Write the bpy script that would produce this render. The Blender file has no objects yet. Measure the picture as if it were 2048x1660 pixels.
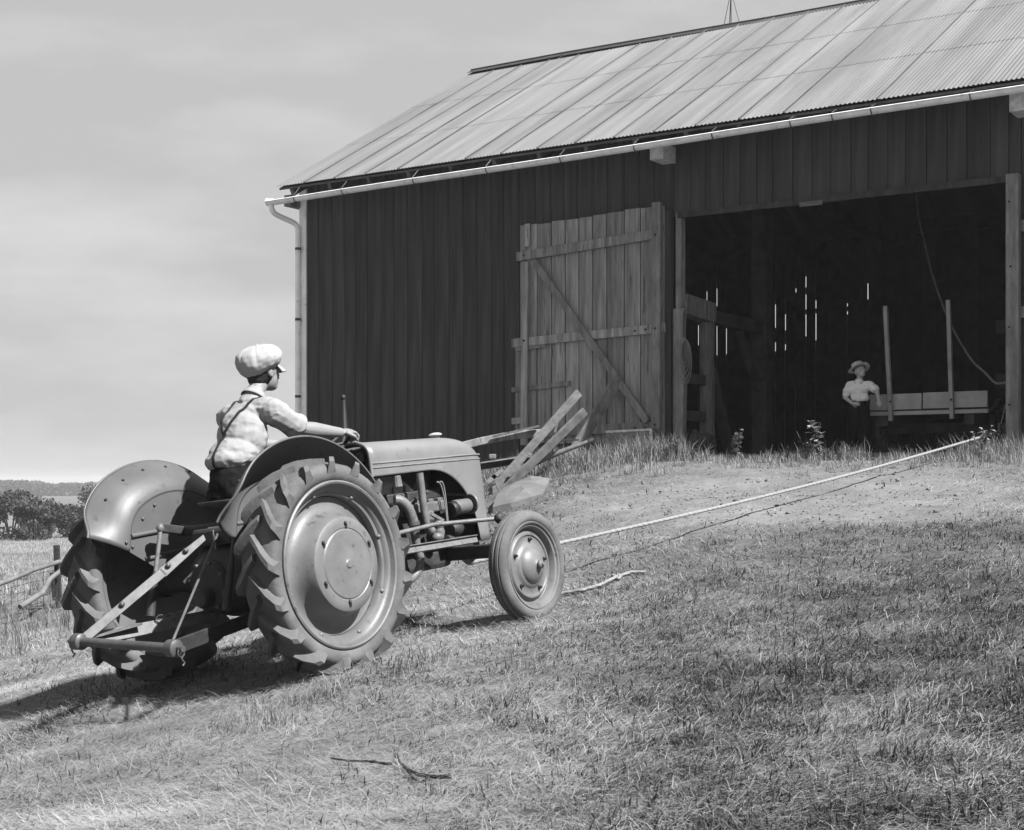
import bpy, bmesh, math, random
import numpy as np
from mathutils import Vector, Matrix, Euler

random.seed(7)
RNG = np.random.default_rng(11)
SC = bpy.context.scene
COL = SC.collection
PI = math.pi
R = math.radians

# ------------------------------------------------------------------ camera
# the lens axis is level; z = 0 is the height of the lens, +Y is straight ahead
FPX, CPX, HPX = 3000.0, 1024.0, 970.0        # focal length and horizon in photo pixels
cam_d = bpy.data.cameras.new('camera')
cam_d.sensor_width = 36.0
cam_d.lens = 36.0 * FPX / 2048.0
cam_d.shift_y = (HPX - 830.0) / 2048.0
cam_d.clip_start = 0.1
cam_d.clip_end = 8000.0
cam = bpy.data.objects.new('camera', cam_d)
cam.location = (0, 0, 0)
cam.rotation_euler = (R(90), 0, 0)
COL.objects.link(cam)
SC.camera = cam

# ------------------------------------------------------------------ light
SUN_AZ = (0.80, -0.60)                        # horizontal direction towards the sun
SUN_EL = R(50)
_n = math.hypot(*SUN_AZ)
SUN_DIR = Vector((SUN_AZ[0] / _n * math.cos(SUN_EL), SUN_AZ[1] / _n * math.cos(SUN_EL), math.sin(SUN_EL)))
world = bpy.data.worlds.new('World')
SC.world = world
world.use_nodes = True
wn, wl = world.node_tree.nodes, world.node_tree.links
wn.clear()
w_out = wn.new('ShaderNodeOutputWorld')
w_bg = wn.new('ShaderNodeBackground')
w_sky = wn.new('ShaderNodeTexSky')
w_sky.sky_type = 'NISHITA'
w_sky.sun_disc = False
w_sky.sun_elevation = SUN_EL
w_sky.sun_rotation = math.atan2(SUN_AZ[0], SUN_AZ[1])
w_sky.altitude = 200
w_sky.air_density = 1.0
w_sky.dust_density = 1.6
w_sky.ozone_density = 1.0
w_bw = wn.new('ShaderNodeRGBToBW')
wl.new(w_sky.outputs[0], w_bw.inputs[0])
# the lowest degrees repeat the sky just above them (summer haze evens out the rim of the sky)
w_tc0 = wn.new('ShaderNodeTexCoord')
w_sep = wn.new('ShaderNodeSeparateXYZ'); wl.new(w_tc0.outputs['Generated'], w_sep.inputs[0])
w_max = wn.new('ShaderNodeMath'); w_max.operation = 'MAXIMUM'; w_max.inputs[1].default_value = 0.12
wl.new(w_sep.outputs[2], w_max.inputs[0])
w_cmb = wn.new('ShaderNodeCombineXYZ')
wl.new(w_sep.outputs[0], w_cmb.inputs[0]); wl.new(w_sep.outputs[1], w_cmb.inputs[1]); wl.new(w_max.outputs[0], w_cmb.inputs[2])
w_nrm = wn.new('ShaderNodeVectorMath'); w_nrm.operation = 'NORMALIZE'
wl.new(w_cmb.outputs[0], w_nrm.inputs[0]); wl.new(w_nrm.outputs[0], w_sky.inputs[0])
# thin, soft summer cloud over the whole sky
w_tc = wn.new('ShaderNodeTexCoord')
w_map = wn.new('ShaderNodeMapping')
w_map.inputs['Scale'].default_value = (2.2, 2.2, 8.0)
wl.new(w_tc.outputs['Generated'], w_map.inputs[0])
w_noise = wn.new('ShaderNodeTexNoise')
w_noise.inputs['Scale'].default_value = 1.7
w_noise.inputs['Detail'].default_value = 6.0
w_noise.inputs['Roughness'].default_value = 0.55
wl.new(w_map.outputs[0], w_noise.inputs['Vector'])
w_ramp = wn.new('ShaderNodeMapRange')
w_ramp.inputs['From Min'].default_value = 0.46
w_ramp.inputs['From Max'].default_value = 0.75
w_ramp.inputs['To Min'].default_value = 1.10
w_ramp.inputs['To Max'].default_value = 1.44
wl.new(w_noise.outputs[0], w_ramp.inputs[0])
w_mul = wn.new('ShaderNodeMath')
w_mul.operation = 'MULTIPLY'
w_pow = wn.new('ShaderNodeMath'); w_pow.operation = 'POWER'; w_pow.inputs[1].default_value = 0.03
wl.new(w_bw.outputs[0], w_pow.inputs[0])
wl.new(w_pow.outputs[0], w_mul.inputs[0])
wl.new(w_ramp.outputs[0], w_mul.inputs[1])
wl.new(w_mul.outputs[0], w_bg.inputs['Color'])
w_bg.inputs['Strength'].default_value = 0.153
wl.new(w_bg.outputs[0], w_out.inputs['Surface'])

sun_d = bpy.data.lights.new('sun', 'SUN')
sun_d.energy = 5.0
sun_d.angle = R(0.53)
sun_d.color = (1.0, 1.0, 1.0)
sun = bpy.data.objects.new('sun', sun_d)
sun.rotation_euler = (-SUN_DIR).to_track_quat('-Z', 'Y').to_euler()
sun.location = SUN_DIR * 60
COL.objects.link(sun)

vs = SC.view_settings
vs.view_transform = 'Standard'
vs.look = 'None'
vs.gamma = 1.0
vs.exposure = 1.65
vs.use_curve_mapping = False

# ------------------------------------------------------------------ materials
MATS = {}
ALB = 0.235                                    # all reflectances below are relative; the film is exposed for the sunlit yard
def mat(name, base=0.3, rough=0.7, spread=0.0, nscale=6.0, stretch=(1, 1, 1), amp=0.35, detail=6.0,
        bump=0.0, bscale=40.0, spec=0.3, metal=0.0, spots=0.0, spot_scale=20.0, tone=False, coat=0.0, trans=0.0,
        streak=0.0, streak_scale=(13, 13, .55), nrough=0.6, offs=37.0):
    """grey procedural material: noise mottling, optional per-object spread, specks and relief"""
    if name in MATS:
        return MATS[name]
    m = bpy.data.materials.new(name)
    m.use_nodes = True
    nt = m.node_tree
    n, l = nt.nodes, nt.links
    b = n['Principled BSDF']
    b.inputs['Roughness'].default_value = rough
    b.inputs['Metallic'].default_value = metal
    b.inputs['Specular IOR Level'].default_value = spec
    if coat: b.inputs['Coat Weight'].default_value = coat
    tc = n.new('ShaderNodeTexCoord')
    mp = n.new('ShaderNodeMapping')
    mp.inputs['Scale'].default_value = stretch
    l.new(tc.outputs['Object'], mp.inputs[0])
    oi = n.new('ShaderNodeObjectInfo')
    addv = n.new('ShaderNodeVectorMath'); addv.operation = 'ADD'
    sc1 = n.new('ShaderNodeMath'); sc1.operation = 'MULTIPLY'; sc1.inputs[1].default_value = offs
    l.new(oi.outputs['Random'], sc1.inputs[0])
    l.new(mp.outputs[0], addv.inputs[0]); l.new(sc1.outputs[0], addv.inputs[1])
    nz = n.new('ShaderNodeTexNoise')
    nz.inputs['Scale'].default_value = nscale
    nz.inputs['Detail'].default_value = detail
    nz.inputs['Roughness'].default_value = nrough
    l.new(addv.outputs[0], nz.inputs['Vector'])
    mr = n.new('ShaderNodeMapRange')
    mr.inputs['From Min'].default_value = 0.3; mr.inputs['From Max'].default_value = 0.7
    mr.inputs['To Min'].default_value = 1 - amp; mr.inputs['To Max'].default_value = 1 + amp
    l.new(nz.outputs[0], mr.inputs[0])
    cur = mr.outputs[0]
    def mul(a, bb):
        q = n.new('ShaderNodeMath'); q.operation = 'MULTIPLY'
        l.new(a, q.inputs[0])
        if isinstance(bb, (int, float)): q.inputs[1].default_value = bb
        else: l.new(bb, q.inputs[1])
        return q.outputs[0]
    if spread:
        r2 = n.new('ShaderNodeMapRange')
        r2.inputs['To Min'].default_value = 1 - spread; r2.inputs['To Max'].default_value = 1 + spread
        l.new(oi.outputs['Random'], r2.inputs[0])
        cur = mul(cur, r2.outputs[0])
    if streak:
        mp2 = n.new('ShaderNodeMapping'); mp2.inputs['Scale'].default_value = streak_scale
        l.new(tc.outputs['Object'], mp2.inputs[0])
        n2 = n.new('ShaderNodeTexNoise'); n2.inputs['Scale'].default_value = 1.0; n2.inputs['Detail'].default_value = 4.0
        l.new(mp2.outputs[0], n2.inputs['Vector'])
        r3 = n.new('ShaderNodeMapRange')
        r3.inputs['From Min'].default_value = 0.35; r3.inputs['From Max'].default_value = 0.65
        r3.inputs['To Min'].default_value = 1 - streak; r3.inputs['To Max'].default_value = 1 + streak
        l.new(n2.outputs[0], r3.inputs[0])
        cur = mul(cur, r3.outputs[0])
    if spots:
        n3 = n.new('ShaderNodeTexNoise'); n3.inputs['Scale'].default_value = spot_scale; n3.inputs['Detail'].default_value = 3.0
        l.new(addv.outputs[0], n3.inputs['Vector'])
        r4 = n.new('ShaderNodeMapRange')
        r4.inputs['From Min'].default_value = 0.62; r4.inputs['From Max'].default_value = 0.72
        r4.inputs['To Min'].default_value = 1.0; r4.inputs['To Max'].default_value = 1 - spots
        l.new(n3.outputs[0], r4.inputs[0])
        cur = mul(cur, r4.outputs[0])
    if tone:
        at = n.new('ShaderNodeAttribute'); at.attribute_name = 'tone'
        cur = mul(cur, at.outputs['Fac'])
    cur = mul(cur, base * ALB)
    comb = n.new('ShaderNodeCombineColor')
    for i in range(3): l.new(cur, comb.inputs[i])
    l.new(comb.outputs[0], b.inputs['Base Color'])
    if trans:
        tr = n.new('ShaderNodeBsdfTranslucent'); l.new(comb.outputs[0], tr.inputs[0])
        mx = n.new('ShaderNodeMixShader'); mx.inputs[0].default_value = trans
        l.new(b.outputs[0], mx.inputs[1]); l.new(tr.outputs[0], mx.inputs[2])
        l.new(mx.outputs[0], n['Material Output'].inputs['Surface'])
    if bump:
        n4 = n.new('ShaderNodeTexNoise'); n4.inputs['Scale'].default_value = bscale; n4.inputs['Detail'].default_value = 6.0
        l.new(addv.outputs[0], n4.inputs['Vector'])
        bp = n.new('ShaderNodeBump'); bp.inputs['Strength'].default_value = bump; bp.inputs['Distance'].default_value = 0.02
        l.new(n4.outputs[0], bp.inputs['Height']); l.new(bp.outputs[0], b.inputs['Normal'])
    MATS[name] = m
    return m

M_PAINT = mat('tractor_grey_paint', 0.49, .42, amp=.13, nscale=4, spec=.45, bump=.04, bscale=50, spots=.28, spot_scale=20, detail=9)
M_FENDER = mat('fender_grey_paint', .27, .48, amp=.16, nscale=4, spec=.35, spots=.35, spot_scale=22, detail=9)
M_RIM = mat('wheel_grey_paint', 0.385, .45, amp=.24, nscale=4.5, spec=.35, spots=.45, spot_scale=17, detail=9, bump=.05, bscale=50)
M_TYRE = mat('dusty_rubber', 0.31, .85, amp=.38, nscale=5, bump=.15, bscale=50, spec=.2)
M_IRON = mat('dark_cast_iron', 0.088, .6, amp=.45, nscale=12, bump=.2, bscale=40)  # iron darkened to deepen the shade under the tractor
M_STEEL = mat('worn_steel', .26, .45, amp=.3, nscale=14, metal=.25)
M_DARK = mat('dark_iron', .03, .55, amp=.3)
M_LINK = mat('worn_grey_link', 0.378, .5, amp=.3, nscale=16, spots=.4)
M_REDBOARD = mat('weathered_barn_paint', 0.18, .85, spread=.11, amp=.30, nscale=1.6, stretch=(5, 5, .45), streak=.26, bump=.1, bscale=30, spec=.15)
M_DOORWOOD = mat('bare_weathered_pine', 0.86, .85, spread=.22, amp=.3, nscale=3, stretch=(7, 7, .7), streak=.3, spots=.55, spot_scale=3.5, bump=.12, bscale=30, spec=.15)
M_TIMBER = mat('old_timber', 0.7, .85, spread=.12, amp=.35, nscale=4, stretch=(4, 4, 1), streak=.2, bump=.2, bscale=25, spec=.15)
M_GAP = mat('joint_shadow_board', 0.065, .95, amp=.2, spec=.05)
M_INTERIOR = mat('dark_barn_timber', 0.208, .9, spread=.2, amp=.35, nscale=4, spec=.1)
M_ROOF = mat('galvanised_sheet', .38, .6, spread=.015, amp=.23, nscale=1.0, stretch=(1.5, .22, .22), detail=9, spec=.3, streak=.15, streak_scale=(5, .25, .25), spots=.16, spot_scale=5, offs=0.0)
M_RIDGE = mat('dark_ridge_cap', .10, .6, amp=.3)
M_WHITE = mat('white_paint', 3.25, .6, amp=.12, nscale=4, spots=.25, spot_scale=9)
M_GUTTER = mat('gutter_paint', 2.99, .5, amp=.16, nscale=5, spots=.3, spot_scale=12)
M_LIGHTWOOD = mat('pale_board', 0.504, .8, spread=.12, amp=.2, nscale=5, streak=.2, streak_scale=(4, 30, 30), spots=.3, spot_scale=10)
M_ROPE = mat('manila_rope', 0.651, .9, amp=.2, nscale=40)
M_STONE = mat('field_stone', 0.36, .9, spread=.25, amp=.3, nscale=8, bump=.5, bscale=25)
M_SHIRT = mat('pale_cotton', 0.8, .9, amp=.06, nscale=9, bump=.08, bscale=50, spec=.1)
M_CAP = mat('white_cotton', 0.95, .9, amp=.06, nscale=9, spec=.1)
M_TROUSER = mat('dark_denim', .02, .9, amp=.3, nscale=12, spec=.1)
M_SKIN = mat('skin', 0.588, .6, amp=.07, nscale=10, spec=.3)
M_HAIR = mat('dark_hair', .03, .7, amp=.3, nscale=60, spec=.3)
M_STRAP = mat('dark_strap', .03, .8, amp=.2)
M_STRAW = mat('straw_hat', 0.6, .9, amp=.15, nscale=60, spec=.1)
M_LEAF = mat('leaf_green', 0.2, .7, spread=.2, amp=.3, nscale=2, tone=True, trans=.25, spec=.2)
M_BARK = mat('bark', .07, .9, amp=.4, nscale=12, bump=.4)
M_DRYGRASS = mat('dry_grass', 1.02, .8, amp=.22, nscale=1.3, tone=True, trans=.15, spec=.15)
M_GREENGRASS = mat('green_grass', 0.19, .75, amp=.28, nscale=1.1, tone=True, trans=.2, spec=.15)
M_GROUND = mat('ground_soil', 0.42, .95, amp=.25, nscale=2.2, tone=True, bump=.6, bscale=16, spec=.05, detail=9, nrough=.7)
M_WIRE = mat('fence_wire', .12, .6)
M_SACK = mat('burlap', .12, .95, amp=.3, nscale=20, bump=.3)
M_TWIG = mat('dark_twig', .03, .9, amp=.3)
M_PAPER = mat('white_scrap', 2.2, .8, amp=.05)

# ------------------------------------------------------------------ mesh helpers
class MB:
    def __init__(s):
        s.v = []; s.f = []
    def add(s, vs_, fs):
        o = len(s.v)
        s.v.extend([tuple(p) for p in vs_])
        s.f.extend([tuple(i + o for i in f) for f in fs])
        return s
    def box(s, c, d, rot=None):
        hx, hy, hz = d[0] / 2, d[1] / 2, d[2] / 2
        P = [Vector((x, y, z)) for x in (-hx, hx) for y in (-hy, hy) for z in (-hz, hz)]
        if rot is not None:
            P = [rot @ p for p in P]
        P = [p + Vector(c) for p in P]
        return s.add(P, [(0, 1, 3, 2), (4, 6, 7, 5), (0, 4, 5, 1), (2, 3, 7, 6), (0, 2, 6, 4), (1, 5, 7, 3)])
    def beam(s, a, b, w, h, up=(0, 0, 1), w2=None, h2=None):
        a, b = Vector(a), Vector(b)
        d = (b - a).normalized(); u = Vector(up)
        if abs(d.dot(u)) > .98: u = Vector((1, 0, 0))
        sd = d.cross(u).normalized(); u = sd.cross(d).normalized()
        w2 = w if w2 is None else w2; h2 = h if h2 is None else h2
        P = []
        for p, ww, hh in ((a, w, h), (b, w2, h2)):
            for i, j in ((-1, -1), (1, -1), (1, 1), (-1, 1)):
                P.append(p + sd * (i * ww / 2) + u * (j * hh / 2))
        return s.add(P, [(3, 2, 1, 0), (4, 5, 6, 7), (0, 1, 5, 4), (1, 2, 6, 5), (2, 3, 7, 6), (3, 0, 4, 7)])
    def tube(s, pts, r, n=8, closed=False, lobes=None):
        P = [Vector(p) for p in pts]; m = len(P)
        rr = r if isinstance(r, (list, tuple)) else [r] * m
        T = []
        for i in range(m):
            if closed: t = P[(i + 1) % m] - P[i - 1]
            else: t = P[min(i + 1, m - 1)] - P[max(i - 1, 0)]
            T.append(t.normalized())
        u = T[0].orthogonal().normalized()
        V = []
        for i in range(m):
            u = (u - T[i] * u.dot(T[i]))
            u = u.normalized() if u.length > 1e-6 else T[i].orthogonal().normalized()
            w = T[i].cross(u)
            for k in range(n):
                a = 2 * PI * k / n
                q = rr[i] * (1 + (lobes(i, a) if lobes else 0))
                V.append(P[i] + (u * math.cos(a) + w * math.sin(a)) * q)
        Fc = []
        for i in range(m if closed else m - 1):
            j = (i + 1) % m
            for k in range(n):
                k2 = (k + 1) % n
                Fc.append((i * n + k, i * n + k2, j * n + k2, j * n + k))
        if not closed:
            Fc.append(tuple(range(n - 1, -1, -1))); Fc.append(tuple((m - 1) * n + k for k in range(n)))
        return s.add(V, Fc)
    def lathe(s, prof, n, mtx=None, closed=False):
        """prof: (radius, axial); axis = local y; mtx places it"""
        V = []
        for (r, a) in prof:
            for k in range(n):
                t = 2 * PI * k / n
                V.append(Vector((r * math.cos(t), a, r * math.sin(t))))
        if mtx is not None: V = [mtx @ v for v in V]
        m = len(prof); Fc = []
        for i in range(m if closed else m - 1):
            j = (i + 1) % m
            for k in range(n):
                k2 = (k + 1) % n
                Fc.append((i * n + k, i * n + k2, j * n + k2, j * n + k))
        if not closed:
            if prof[0][0] > 1e-5: Fc.append(tuple(range(n)))
            if prof[-1][0] > 1e-5: Fc.append(tuple((m - 1) * n + k for k in range(n - 1, -1, -1)))
        return s.add(V, Fc)
    def grid(s, fn, nu, nv):
        V = [fn(i / nu, j / nv) for i in range(nu + 1) for j in range(nv + 1)]
        Fc = [(i * (nv + 1) + j, (i + 1) * (nv + 1) + j, (i + 1) * (nv + 1) + j + 1, i * (nv + 1) + j + 1)
              for i in range(nu) for j in range(nv)]
        return s.add(V, Fc)
    def ell(s, c, rad, rot=None, n=16, m=10):
        V = []; c = Vector(c)
        for i in range(m + 1):
            t = PI * i / m
            for k in range(n):
                a = 2 * PI * k / n
                p = Vector((rad[0] * math.sin(t) * math.cos(a), rad[1] * math.sin(t) * math.sin(a), rad[2] * math.cos(t)))
                if rot is not None: p = rot @ p
                V.append(c + p)
        Fc = []
        for i in range(m):
            for k in range(n):
                k2 = (k + 1) % n
                Fc.append((i * n + k, (i + 1) * n + k, (i + 1) * n + k2, i * n + k2))
        return s.add(V, Fc)
    def cap(s, a, b, ra, rb, n=12):
        a, b = Vector(a), Vector(b)
        s.tube([a, a.lerp(b, .33), a.lerp(b, .66), b], [ra, ra + (rb - ra) / 3, ra + (rb - ra) * 2 / 3, rb], n)
        s.ell(a, (ra,) * 3, n=n, m=8); s.ell(b, (rb,) * 3, n=n, m=8)
        return s
    def prism(s, poly, fn, t0, t1):
        """extrude a 2-D outline; fn(u, v, t) gives the point"""
        n = len(poly)
        V = [fn(u, v, t0) for u, v in poly] + [fn(u, v, t1) for u, v in poly]
        Fc = [tuple(range(n - 1, -1, -1)), tuple(range(n, 2 * n))]
        for i in range(n):
            j = (i + 1) % n
            Fc.append((i, j, n + j, n + i))
        return s.add(V, Fc)
    def mesh(s, name, off=None):
        me = bpy.data.meshes.new(name)
        v = s.v if off is None else [(p[0] - off[0], p[1] - off[1], p[2] - off[2]) for p in s.v]
        me.from_pydata(v, [], s.f)
        me.validate()
        return me
    def build(s, name, m, parent=None, smooth=None, off=None, bevel=0.0, sub=0):
        me = s.mesh(name, off)
        return link(name, me, m, parent, smooth, bevel, sub)

def link(name, me, m, parent=None, smooth=None, bevel=0.0, sub=0):
    if m is not None and not me.materials:
        me.materials.append(m)
    if smooth:
        me.polygons.foreach_set('use_smooth', [True] * len(me.polygons))
        me.set_sharp_from_angle(angle=R(smooth))
    o = bpy.data.objects.new(name, me)
    COL.objects.link(o)
    if parent is not None: o.parent = parent
    if bevel:
        md = o.modifiers.new('bevel', 'BEVEL'); md.width = bevel; md.segments = 2; md.limit_method = 'ANGLE'; md.angle_limit = R(40)
    if sub:
        md = o.modifiers.new('sub', 'SUBSURF'); md.levels = sub; md.render_levels = sub
    return o

def tag(o, label=None, cat=None, group=None, kind=None):
    if label: o['label'] = label
    if cat: o['category'] = cat
    if group: o['group'] = group
    if kind: o['kind'] = kind
    return o

def empty(name, loc=(0, 0, 0), mtx=None, label=None, cat=None, group=None):
    o = bpy.data.objects.new(name, None)
    o.empty_display_size = .1
    COL.objects.link(o)
    if mtx is not None: o.matrix_world = mtx
    else: o.location = loc
    return tag(o, label, cat, group)

def part(name, mb, m, parent, smooth=None, label=None, **k):
    o = mb.build(name, m, parent, smooth, **k)
    if label: o['label'] = label
    return o

def at(px, py, Y):
    """the point at depth Y that the photograph shows at pixel (px, py)"""
    return Vector(((px - CPX) / FPX * Y, Y, (HPX - py) / FPX * Y))

def bez(a, b, c, d, n):
    a, b, c, d = map(Vector, (a, b, c, d)); out = []
    for i in range(n + 1):
        t = i / n; q = 1 - t
        out.append(a * q ** 3 + b * 3 * q * q * t + c * 3 * q * t * t + d * t ** 3)
    return out

# value noise (numpy)
def _h(ix, iy, iz, seed):
    ix = ix.astype(np.int64); iy = iy.astype(np.int64); iz = iz.astype(np.int64)
    q = (ix * 374761393 + iy * 668265263 + iz * 1274126177 + seed * 974711) & 0xffffffff
    q = ((q ^ (q >> 13)) * 1274126177) & 0xffffffff
    return ((q ^ (q >> 16)) & 0xffff) / 65535.0
def vnoise(x, y, z=None, seed=0):
    x = np.asarray(x, float); y = np.asarray(y, float)
    z = np.zeros_like(x) if z is None else np.asarray(z, float)
    ix, iy, iz = np.floor(x), np.floor(y), np.floor(z)
    fx, fy, fz = x - ix, y - iy, z - iz
    fx, fy, fz = [t * t * (3 - 2 * t) for t in (fx, fy, fz)]
    out = 0
    for a in (0, 1):
        for b in (0, 1):
            for c in (0, 1):
                w = (fx if a else 1 - fx) * (fy if b else 1 - fy) * (fz if c else 1 - fz)
                out = out + w * _h(ix + a, iy + b, iz + c, seed)
    return out
def fbm(x, y, z=None, seed=0, octv=4):
    s_, a, tot = 0, 1.0, 0
    x = np.asarray(x, float); y = np.asarray(y, float)
    for o in range(octv):
        k = 2.0 ** o
        s_ = s_ + a * vnoise(x * k, y * k, None if z is None else np.asarray(z) * k, seed + o)
        tot += a; a *= .5
    return s_ / tot
def sstep(a, b, x):
    t = np.clip((np.asarray(x, float) - a) / (b - a), 0, 1)
    return t * t * (3 - 2 * t)

# ------------------------------------------------------------------ tractor and barn frames
def tractor_matrix():
    h, p, r = R(34.43), R(4.64), R(5.74)
    Fv = Vector((math.sin(h) * math.cos(p), math.cos(h) * math.cos(p), math.sin(p)))
    L0 = Vector((-math.cos(h) * math.cos(r), math.sin(h) * math.cos(r), -math.sin(r)))
    Lv = (L0 - Fv * L0.dot(Fv)).normalized()
    Uv = Fv.cross(Lv)
    m = Matrix((Fv, Lv, Uv)).transposed().to_4x4()
    m.translation = (-1.495, 8.534, -1.088)
    return m
TM = tractor_matrix()
TRK, RR, WB, TRF, RF = .695, .586, 1.77, .785, .357

BW_X = Vector((.836, -.549, 0)).normalized()
BW_Y = Vector((-BW_X.y, BW_X.x, 0))
FLOOR = .38
BM = Matrix((BW_X, BW_Y, Vector((0, 0, 1)))).transposed().to_4x4()
BM.translation = Vector((-3.28, 23.45, FLOOR))
def bw(x, y, z): return BM @ Vector((x, y, z))
BMI = BM.inverted()
def binv(px, py, y):
    """barn coordinates of a pixel on the plane y = const of the barn"""
    o = BMI @ Vector((0, 0, 0)); d = BMI.to_3x3() @ Vector(((px - CPX) / FPX, 1, (HPX - py) / FPX))
    k = (y - o.y) / d.y
    return o + d * k

# ------------------------------------------------------------------ ground
def wheel_pt(x, y): return TM @ Vector((x, y, 0))
CTRL = []
for x, y in ((0, -TRK), (0, TRK), (WB, -TRF), (WB, TRF)):
    q = wheel_pt(x, y); CTRL.append((q.x, q.y, q.z))
CTRL += [(0, 0, -1.10), (-4, 0, -1.55), (4, 0, -.75), (0, 5, -1.10), (-2.2, 5.5, -1.36), (2.2, 5.5, -.84),
         (-3.2, 8, -1.5), (-5, 11, -1.72), (-6.4, 21, -1.72), (-5, 16, -1.6), (-9, 15, -2.0), (-12, 22, -2.2), (-9, 30, -2.3),
         (3, 8, -.62), (2.3, 10.5, -.52), (5.2, 12, -.22), (7, 9, -.25), (.9, 12.2, -.53), (1.9, 13.5, -.28), (3, 15, -.06), (.5, 15, -.30),
         (-2.2, 14, -1.05), (-3.5, 19, -1.2)]
for x, y, z in ((-.5, -.6, -1.05), (2.0, -.6, -.62), (3.6, -.7, -.40), (4.6, -.7, -.22), (5.6, -.5, -.10), (6.6, -.4, -.07), (8.5, -.35, -.07), (10.8, -.35, -.07), (13, -.4, -.07),
                (4.0, -2.0, -.62), (6.6, -2.2, -.30), (9, -2.2, -.25), (11.5, -2.2, -.22),
                (2, 3, -.7), (7, 1.5, -.3), (10, 5, -.4), (5, 9, -.8), (13, 9, -.5), (-2, 6, -1.4), (16, -2, -.2), (18, 4, -.4)):
    q = bw(x, y, z); CTRL.append((q.x, q.y, q.z))
CT = np.array(CTRL)
def _phi(r2): return np.where(r2 > 1e-9, .5 * r2 * np.log(np.maximum(r2, 1e-9)), 0)
_N = len(CT)
_K = _phi(((CT[:, None, :2] - CT[None, :, :2]) ** 2).sum(-1)) + np.eye(_N) * .05
_P = np.c_[np.ones(_N), CT[:, :2]]
_A = np.block([[_K, _P], [_P.T, np.zeros((3, 3))]])
_W = np.linalg.solve(_A, np.r_[CT[:, 2], 0, 0, 0])
def hgt(x, y, fine=True):
    x = np.asarray(x, float); y = np.asarray(y, float); sh = x.shape
    xf, yf = x.ravel(), y.ravel()
    near = _W[_N] + _W[_N + 1] * xf + _W[_N + 2] * yf
    for i in range(_N):
        near = near + _W[i] * _phi((xf - CT[i, 0]) ** 2 + (yf - CT[i, 1]) ** 2)
    d = np.hypot(xf, yf - 9)
    far = np.interp(d, [0, 20, 30, 60, 90, 300, 620, 3000], [-1.2, -1.8, -2.2, -2.75, -3.2, -4.4, -4.6, -4.6])
    k = sstep(13, 27, d)
    near = np.clip(near, -3, .6)
    z = near * (1 - k) + far * k
    if fine:
        z = z + (fbm(xf * .9, yf * .9, seed=3, octv=3) - .5) * .10 * (1 - k * .5) + (fbm(xf * 4, yf * 4, seed=9, octv=2) - .5) * .05 * np.exp(-d / 25)
    return z.reshape(sh)
def gz(x, y): return float(hgt(np.array([x]), np.array([y]))[0])

def green_mask(x, y):
    """1 where the sward is short and green, 0 where it is dry hay"""
    px = CPX + FPX * x / np.maximum(y, 1)
    n = fbm(x * .9 + 3, y * .6, seed=21, octv=4)
    m = sstep(-.7, 1.9, x - .06 * (y - 8) + (n - .5) * 2.0)
    m *= 1 - sstep(10.0, 13.5, y + (n - .5) * 3)
    m = m * (.62 + .38 * sstep(.36, .60, fbm(x * 1.5, y * .9 + 9, seed=31, octv=3)))
    lf = sstep(.50, .66, fbm(x * .8, y * .5, seed=77, octv=4)) * .45 * (x < 1)
    return np.clip(np.maximum(m, lf), 0, 1)
def dust_mask(x, y):
    """1 on the worn, dusty ramp in front of the barn"""
    n = fbm(x * .8, y * .8, seed=51, octv=4)
    c = np.exp(-(((x - 2.6) / 2.4) ** 2 + ((y - 14.6) / 2.6) ** 2))
    return sstep(.25, .7, c + (n - .5) * .7)

NG = 420
u_ = np.linspace(-1, 1, NG)
gx = 1.3 * np.sinh(8.0 * u_)
gy = 9 + 1.3 * np.sinh(8.0 * u_)
GX, GY = np.meshgrid(gx, gy)
GZ = hgt(GX, GY)
gv = np.stack([GX.ravel(), GY.ravel(), GZ.ravel()], 1)
idx = np.arange(NG * NG).reshape(NG, NG)
gf = np.stack([idx[:-1, :-1].ravel(), idx[:-1, 1:].ravel(), idx[1:, 1:].ravel(), idx[1:, :-1].ravel()], 1)
def np_mesh(name, v, f, tone=None):
    me = bpy.data.meshes.new(name)
    k = f.shape[1]
    me.vertices.add(len(v)); me.vertices.foreach_set('co', v.astype(np.float32).ravel())
    me.loops.add(f.size); me.loops.foreach_set('vertex_index', f.astype(np.int32).ravel())
    me.polygons.add(len(f))
    me.polygons.foreach_set('loop_start', np.arange(0, f.size, k, dtype=np.int32))
    me.polygons.foreach_set('loop_total', np.full(len(f), k, dtype=np.int32))
    if tone is not None:
        a = me.attributes.new('tone', 'FLOAT', 'POINT'); a.data.foreach_set('value', tone.astype(np.float32))
    me.update(calc_edges=True)
    return me
gm = green_mask(gv[:, 0], gv[:, 1]); dm = dust_mask(gv[:, 0], gv[:, 1])
dist = np.hypot(gv[:, 0], gv[:, 1])
tone = (1 - gm) * 1.05 + gm * .40 + dm * .10  # soil darker under green, also standing for shaded gaps between clumps
fart = np.where(gv[:, 1] > 330, .8, 1.15)
tone = np.where(dist > 60, fart, tone)
tone *= .8 + .4 * fbm(gv[:, 0] * 2.2, gv[:, 1] * 2.2, seed=5, octv=3)
ground = link('ground', np_mesh('ground', gv, gf, tone), M_GROUND, None)
ground.data.polygons.foreach_set('use_smooth', [True] * len(ground.data.polygons))
tag(ground, kind='structure')


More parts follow.
